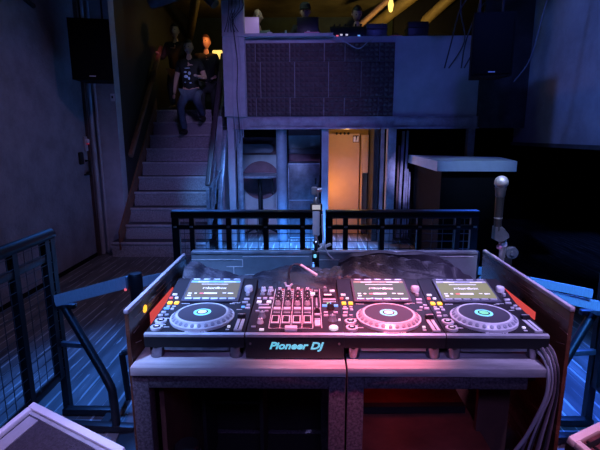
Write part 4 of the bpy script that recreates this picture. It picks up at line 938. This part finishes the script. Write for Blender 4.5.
MB().prism([(-0.056, 1.205), (-0.056, 1.264), (-0.022, 1.264), (0.006, 1.232), (0.010, 1.215), (-0.004, 1.205), (-0.030, 1.192)], -0.036, 0.0, 'y').build('mic_clip', M['locker'], ms)
MB().tube([(0, 0, 0.95), (0, 0, 1.225)], 0.014, 16).build('post', M['silver'], ms)
MB().lathe([(0.015, 1.165), (0.019, 1.168), (0.019, 1.185), (0.015, 1.188)], n=18).build('collar', M['trim_silver'], ms)
MB().lathe([(0.015, 1.205), (0.018, 1.22), (0.013, 1.235), (0, 1.237)], n=18).build('collar', M['trim_silver'], ms)
MB().lathe([(0.028, -0.012), (0.030, 0), (0.028, 0.012)], n=20, mtx=Matrix.Translation((0.042, 0, 1.135)) @ Matrix.Rotation(R(90), 4, 'X')).lathe([(0.012, -0.018), (0.012, 0.018)], n=14, mtx=Matrix.Translation((0.042, 0, 1.135)) @ Matrix.Rotation(R(90), 4, 'X')).build('knob', M['locker'], ms)
MB().box((0.0, -0.012, 1.04), (0.045, 0.012, 1.115), 0.004).box((-0.03, -0.02, 0.94), (0.03, 0.02, 1.0), 0.004).build('clamp', M['black_metal'], ms)
MB().tube([(0, 0, 0.0), (0, 0, 0.95)], 0.02, 12).lathe([(0, 0), (0.13, 0), (0.13, 0.015), (0.02, 0.03), (0, 0.03)], n=24).build('base_pole', M['black_metal'], ms)
MB().sphere((-0.022, -0.01, 1.165), 0.012, 10, 8).build('thumb_screw', M['pink_tint'], ms)

# ------------------------------------------------------------------ cables over the right desk edge
for i in range(9):
    u = (i-1)/7
    m = (M['cable_grey'], M['cable_dark'], M['cable'])[i % 3]
    if i == 0: pts = [(0.745, 1.62, TZ+0.02), (0.768, 1.42, TZ+0.03), (0.773, 1.345, TZ+0.005), (0.768, 1.322, TZ-0.07), (0.748, 1.316, 0.80), (0.715, 1.318, 0.71), (0.672, 1.322, 0.62), (0.60, 1.33, 0.40), (0.55, 1.34, 0.012)]
    else:
        x1 = 0.772+0.034*u; dy = 0.007*(i % 2)
        pts = [(x1-0.03, 1.62, TZ+0.03+0.004*(i % 3)), (x1-0.002, 1.42, TZ+0.04+0.006*(i % 3)), (x1+0.002, 1.352-dy, TZ+0.01), (x1+0.002, 1.334-dy, TZ-0.07), (0.742+0.062*u, 1.332-dy, 0.78), (0.705+0.090*u, 1.332-dy, 0.66), (0.64+0.13*u, 1.335-dy, 0.35), (0.60+0.15*u, 1.345-dy, 0.012)]
    cable(pts, 0.0034 if i else 0.0062, m, 'thick grey cable curving left in front of the cable bundle' if i == 0 else 'cable in the bundle falling over the right desk edge', 'cable bundle at the right desk edge' if i else None, n=8)

# ------------------------------------------------------------------ wedges nearest the viewer
def wedge(label, loc, rz, w, d, h, tilt, face, strip):
    t = thing('stage_monitor', label, 'monitor speaker', loc, rz)
    # local: far edge at y=0, near edge at y=-d, top slopes down to the near edge
    h2 = h-d*math.tan(R(tilt))
    MB().prism([(0, 0), (0, h-0.03), (-d, h2-0.03), (-d, 0)], 0, w, 'x').build('cabinet', M['black_plastic'], t)
    S = Matrix.Translation((0, 0, h-0.03)) @ Matrix.Rotation(R(tilt), 4, 'X')
    dd = d/math.cos(R(tilt))
    MB().box((0.0, -0.028, 0), (w, 0.0, 0.03), 0.004, S).box((0.0, -dd, 0), (0.026, -0.028, 0.03), 0.004, S).box((w-0.026, -dd, 0), (w, -0.028, 0.03), 0.004, S).box((0.026, -dd, 0), (w-0.026, -dd+0.028, 0.03), 0.004, S).build('edging', M['white_edge'], t)
    MB().box((0.028, -dd+0.03, 0.0), (w-0.028, -0.03, 0.012), 0, S).build('grille', face, t)
    if strip:
        MB().box((0.04, -dd+0.03, 0.012), (0.10, -0.05, 0.016), 0, S).build('strip', M['violet_paint'], t)
        MB().box((0.03, -0.045, 0.012), (w-0.03, -0.032, 0.020), 0, S).build('strip', M['trim_silver'], t)
    else:
        rb = MB()
        for i in range(9): rb.box((0.03, -0.06-0.05*i, 0.012), (w-0.03, -0.045-0.05*i, 0.018), 0, S)
        for i in range(6): rb.box((0.06+0.09*i, -dd+0.04, 0.012), (0.07+0.09*i, -0.035, 0.017), 0, S)
        rb.build('grille_bars', M['black_metal'], t)
    return t
wedge('floor monitor with white edging and grey top at lower left', (-1.132, 1.673, 0), R(-29), 0.56, 0.55, 0.60, 17, M['carpet'], True)
wedge('floor monitor with white edging and red lit grille at lower right', (0.945, 1.475, 0), R(28), 0.50, 0.52, 0.60, 12, M['grille'], False)

# ================================================================== PEOPLE
def skin_obj(name, verts, edges, radii, m, parent, sub=1):
    me = bpy.data.meshes.new(name); me.from_pydata([tuple(v) for v in verts], edges, [])
    o = bpy.data.objects.new(name+'_tmp', me); COL.objects.link(o)
    md = o.modifiers.new('s', 'SKIN'); md.use_smooth_shade = True
    for i, r in enumerate(radii):
        sv = me.skin_vertices[0].data[i]; rr = r if isinstance(r, tuple) else (r, r); sv.radius = rr; sv.use_root = (i == 0)
    sd = o.modifiers.new('d', 'SUBSURF'); sd.levels = sub; sd.render_levels = sub
    bpy.context.view_layer.update()
    em = bpy.data.meshes.new_from_object(o.evaluated_get(bpy.context.evaluated_depsgraph_get()))
    bpy.data.objects.remove(o)
    return em
def person(label, loc, rz, H, J, shirt, trousers, hair, cap=False, sleeves='short', bald=False, group=None, head_turn=0.0, head_nod=0.0, drop=0.0):
    s = H/1.72
    t = thing('person', label, 'person', loc, rz, group)
    P = dict(pelvis=(0, 0, .93), belly=(0, .01, 1.08), chest=(0, .01, 1.26), neck=(0, 0, 1.44), head=(0, -.02, 1.53))
    for sd, sx in (('l', -1), ('r', 1)):
        P.update({'sh'+sd: (sx*.165, 0, 1.38), 'el'+sd: (sx*.215, .02, 1.11), 'wr'+sd: (sx*.225, -.06, .87), 'hip'+sd: (sx*.085, 0, .89), 'kn'+sd: (sx*.10, -.02, .50), 'an'+sd: (sx*.10, .0, .08), 'toe'+sd: (sx*.115, -.15, .035)})
    P.update(J)
    if drop:      # bent knees: the upper body sinks, the knees come forward
        for k, v in list(P.items()):
            x, y, z = v
            if k[:2] == 'kn': v = (x*1.1, y-.30*drop, z*(1-.55*drop))
            elif k[:2] not in ('an', 'to'): v = (x, y, z-drop)
            P[k] = v
    P = {k: Vector(v)*s for k, v in P.items()}
    def mesh(keys, edges, rad, m, name):
        em = skin_obj(name, [P[k] for k in keys], [(keys.index(a), keys.index(b)) for a, b in edges], [tuple(q*s for q in (r if isinstance(r, tuple) else (r, r))) for r in rad], m, t)
        return em
    # body, one continuous surface, with palms and fingers
    keys = ['pelvis', 'belly', 'chest', 'neck', 'head', 'shl', 'ell', 'wrl', 'shr', 'elr', 'wrr', 'hipl', 'knl', 'anl', 'toel', 'hipr', 'knr', 'anr', 'toer']
    edges = [('pelvis', 'belly'), ('belly', 'chest'), ('chest', 'neck'), ('neck', 'head'), ('chest', 'shl'), ('shl', 'ell'), ('ell', 'wrl'), ('chest', 'shr'), ('shr', 'elr'), ('elr', 'wrr'),
             ('pelvis', 'hipl'), ('hipl', 'knl'), ('knl', 'anl'), ('anl', 'toel'), ('pelvis', 'hipr'), ('hipr', 'knr'), ('knr', 'anr'), ('anr', 'toer')]
    rad = [(.13, .10), (.12, .09), (.15, .10), .052, .05, .055, .042, .028, .055, .042, .028, .08, .055, .038, .03, .08, .055, .038, .03]
    body = mesh(keys, edges, rad, M['skin'], 'body')
    bm = bmesh.new(); bm.from_mesh(body)
    for sd, sx in (('l', -1), ('r', 1)):
        d = (P['wr'+sd]-P['el'+sd]).normalized(); side = d.cross(Vector((0, 0, 1))); side = side.normalized() if side.length > .1 else Vector((0, 1, 0))
        nrm = side.cross(d)
        vv = [P['wr'+sd], P['wr'+sd]+d*.085*s]; ee = [(0, 1)]; rr = [(.026*s, .026*s), (.030*s, .018*s)]
        for q, (off, ln) in enumerate(((-.026, .062), (-.009, .075), (.009, .070), (.026, .052))):
            b0 = len(vv); vv += [P['wr'+sd]+d*.088*s+side*off*s, P['wr'+sd]+d*(.088+ln*.5)*s+side*off*1.2*s+nrm*.008*s, P['wr'+sd]+d*(.088+ln*.9)*s+side*off*1.2*s-nrm*.016*s]
            ee += [(b0, b0+1), (b0+1, b0+2)]; rr += [(.0095*s,)*2]*3
        b0 = len(vv); vv += [P['wr'+sd]+d*.03*s-side*.02*s, P['wr'+sd]+d*.065*s-side*.052*s, P['wr'+sd]+d*.10*s-side*.058*s]; ee += [(b0, b0+1), (b0+1, b0+2)]; rr += [(.011*s,)*2]*3
        hm = skin_obj('hand', vv, ee, rr, M['skin'], t, 1); bm.from_mesh(hm); bpy.data.meshes.remove(hm)
    # head with jaw, nose, brow and ears
    hc = P['head']+Vector((0, -.008, .085))*s
    HM = Matrix.Translation(hc) @ Euler((head_nod, 0, head_turn)).to_matrix().to_4x4()
    r = bmesh.ops.create_uvsphere(bm, u_segments=20, v_segments=16, radius=1)
    for v in r['verts']:
        x, y, z = v.co
        k = 1.0 if z > -0.1 else 1.0-0.38*(-z-0.1)
        fx, fy, fz = x*.075*k, y*.095*(k if y > 0 else 1-0.15*(1-k)), z*.118
        if y < -0.7 and -0.35 < z < 0.15 and abs(x) < 0.22: fy -= .018*(1-abs(x)/.25)*(1 if z < 0 else .5)
        if y < -0.75 and 0.0 < z < 0.22 and 0.25 < abs(x) < 0.6: fy += .010
        v.co = HM @ (Vector((fx, fy, fz))*s)
    for sx in (-1, 1):
        r = bmesh.ops.create_uvsphere(bm, u_segments=8, v_segments=6, radius=1)
        for v in r['verts']: v.co = HM @ (Vector((sx*.076+v.co.x*.010, .012+v.co.y*.020, -.005+v.co.z*.032))*s)
    for f in bm.faces: f.smooth = True
    q = MB(); q.bm.free(); q.bm = bm; q.build('body', M['skin'], t)
    for sx in (-1, 1): MB().sphere(HM @ (Vector((sx*.030, -.083, .012))*s), .0085*s, 8, 6).build('eye', M['eye'], t)
    MB().sphere(HM @ (Vector((0, -.086, -.062))*s), (.020*s, .008*s, .006*s), 10, 6).build('mouth', M['lip'], t)
    if not bald:
        hb = MB(); r = bmesh.ops.create_uvsphere(hb.bm, u_segments=18, v_segments=12, radius=1)
        bmesh.ops.delete(hb.bm, geom=[v for v in hb.bm.verts if v.co.z < (0.38 if v.co.y < -0.25 else -0.35)], context='VERTS')
        for v in hb.bm.verts: v.co = HM @ (Vector((v.co.x*.083, .004+v.co.y*.104, .004+v.co.z*.127))*s)
        for f in hb.bm.faces: f.smooth = True
        hb.build('hair', hair, t)
    if cap:
        cb = MB(); cb.lathe([(.087, .035), (.088, .06), (.078, .11), (.04, .138), (0, .142)], n=20)
        cb.sphere((0, -.10, .045), (.07, .075, .010), 14, 6)
        for v in cb.bm.verts: v.co = HM @ (Vector((v.co.x, v.co.y*1.1, v.co.z))*s)
        cb.build('cap', M['black_shirt'], t)
    # clothes
    for sd in 'lr':
        a, b_ = P['sh'+sd], P['el'+sd]; P['slv'+sd] = a.lerp(b_, .62) if sleeves == 'short' else P['wr'+sd].lerp(b_, .1)
    k2 = ['belly', 'pelvis', 'chest', 'neck', 'shl', 'shr'] ; P['neckb'] = P['neck'].lerp(P['chest'], .25); P['hem'] = P['pelvis']+Vector((0, 0, -.03))*s
    k2 = ['chest', 'belly', 'hem', 'neckb', 'shl', 'shr']; ed = [('chest', 'belly'), ('belly', 'hem'), ('chest', 'neckb'), ('chest', 'shl'), ('chest', 'shr')]
    rr = [(.172, .122), (.150, .115), (.158, .120), .062, .074, .074]
    for sd in 'lr':
        if sleeves == 'long':
            k2 += ['el'+sd, 'slv'+sd]; ed += [('sh'+sd, 'el'+sd), ('el'+sd, 'slv'+sd)]; rr += [.056, .040]
        else:
            k2 += ['slv'+sd]; ed += [('sh'+sd, 'slv'+sd)]; rr += [.064]
    sm_ = mesh(k2, ed, rr, shirt, 'shirt'); sm_.materials.clear(); sm_.materials.append(shirt)
    sh = bpy.data.objects.new('shirt', sm_); COL.objects.link(sh); sh.parent = t
    if trousers:
        k3 = ['pelvis', 'hipl', 'knl', 'anl', 'hipr', 'knr', 'anr']; ed = [('pelvis', 'hipl'), ('hipl', 'knl'), ('knl', 'anl'), ('pelvis', 'hipr'), ('hipr', 'knr'), ('knr', 'anr')]
        tm = mesh(k3, ed, [(.146, .115), .098, .070, .055, .098, .070, .055], trousers, 'trousers'); tm.materials.clear(); tm.materials.append(trousers)
        o = bpy.data.objects.new('trousers', tm); COL.objects.link(o); o.parent = t
        for sd in 'lr':
            a, b_ = P['an'+sd], P['toe'+sd]
            MB().tube([a+Vector((0, .05, -.03))*s, a+Vector((0, 0, -.025))*s, a.lerp(b_, .55)+Vector((0, 0, -.005)), b_], [.035*s, .05*s, .047*s, .034*s], 12).sphere(b_, (.036*s, .05*s, .032*s), 10, 6).build('shoe', M['shoe'], t)
    return t, P, s
p1, P1, s1 = person('person in blue jeans and printed black tee walking down the stair', (-1.90, 7.58, 1.68), R(-5), 1.68,
    dict(pelvis=(0, 0, .93), hipl=(-.09, 0, .88), hipr=(.09, 0, .88), knl=(-.13, -.10, .50), anl=(-.13, -.02, .075), toel=(-.14, -.17, .035), knr=(.13, -.08, .62), anr=(.14, .16, .30), toer=(.15, .01, .255),
         elr=(.26, -.02, 1.12), wrr=(.20, -.24, 1.14), ell=(-.25, .02, 1.12), wrl=(-.27, -.05, .88)), M['black_shirt'], M['jeans'], M['hair'], head_nod=0.15, drop=.22)
pr_ = MB()
for (x, z, a, b_) in ((-.04, 1.22, .05, .03), (.03, 1.20, .05, .06), (-.03, 1.15, .07, .05), (.02, 1.12, .04, .05), (-.05, 1.06, .03, .02), (.04, 1.05, .04, .02), (0, 1.28, .10, .015)):
    pr_.sphere((x*s1, (-.123+abs(x)*.12)*s1, (z-.22)*s1), (a*s1*.5, .010, b_*s1*.5), 8, 6)
pr_.build('shirt_print', M['print'], p1)
person('taller person in black jacket lit orange behind the one in jeans', (-1.70, 7.93, 1.89), R(10), 1.68,
    dict(elr=(.24, -.05, 1.1), wrr=(.12, -.22, 1.02)), M['black_shirt'], M['dark_trousers'], M['hair_brown'], sleeves='long', head_turn=R(-20), drop=.29)
person('dark figure holding the wooden handrail at the stair top', (-2.28, 8.20, 2.1), R(0), 1.66,
    dict(ell=(-.24, -.02, 1.16), wrl=(-.27, -.14, 1.21), elr=(.22, .02, 1.1)), M['black_shirt'], M['dark_trousers'], M['hair'], sleeves='long', drop=.25)
d_up = dict(ell=(-.24, -.10, 1.12), wrl=(-.12, -.28, 1.02), elr=(.24, -.10, 1.12), wrr=(.12, -.28, 1.02))
person('bald person in grey top behind the pale laptop on the balcony', (-0.80, 7.72, 2.1), 0, 1.74, d_up, M['grey_shirt'], M['dark_trousers'], M['hair'], bald=True, head_nod=0.1, drop=.22)
person('person in black behind the dark laptop on the balcony', (-0.04, 7.72, 2.1), 0, 1.76, d_up, M['black_shirt'], M['dark_trousers'], M['hair'], sleeves='long', cap=True, head_nod=0.2, drop=.16)
person('person with black hair looking down at the mixing desk on the balcony', (0.78, 7.68, 2.1), 0, 1.74, d_up, M['black_shirt'], M['dark_trousers'], M['hair'], sleeves='long', head_nod=0.5, head_turn=R(8), drop=.19)
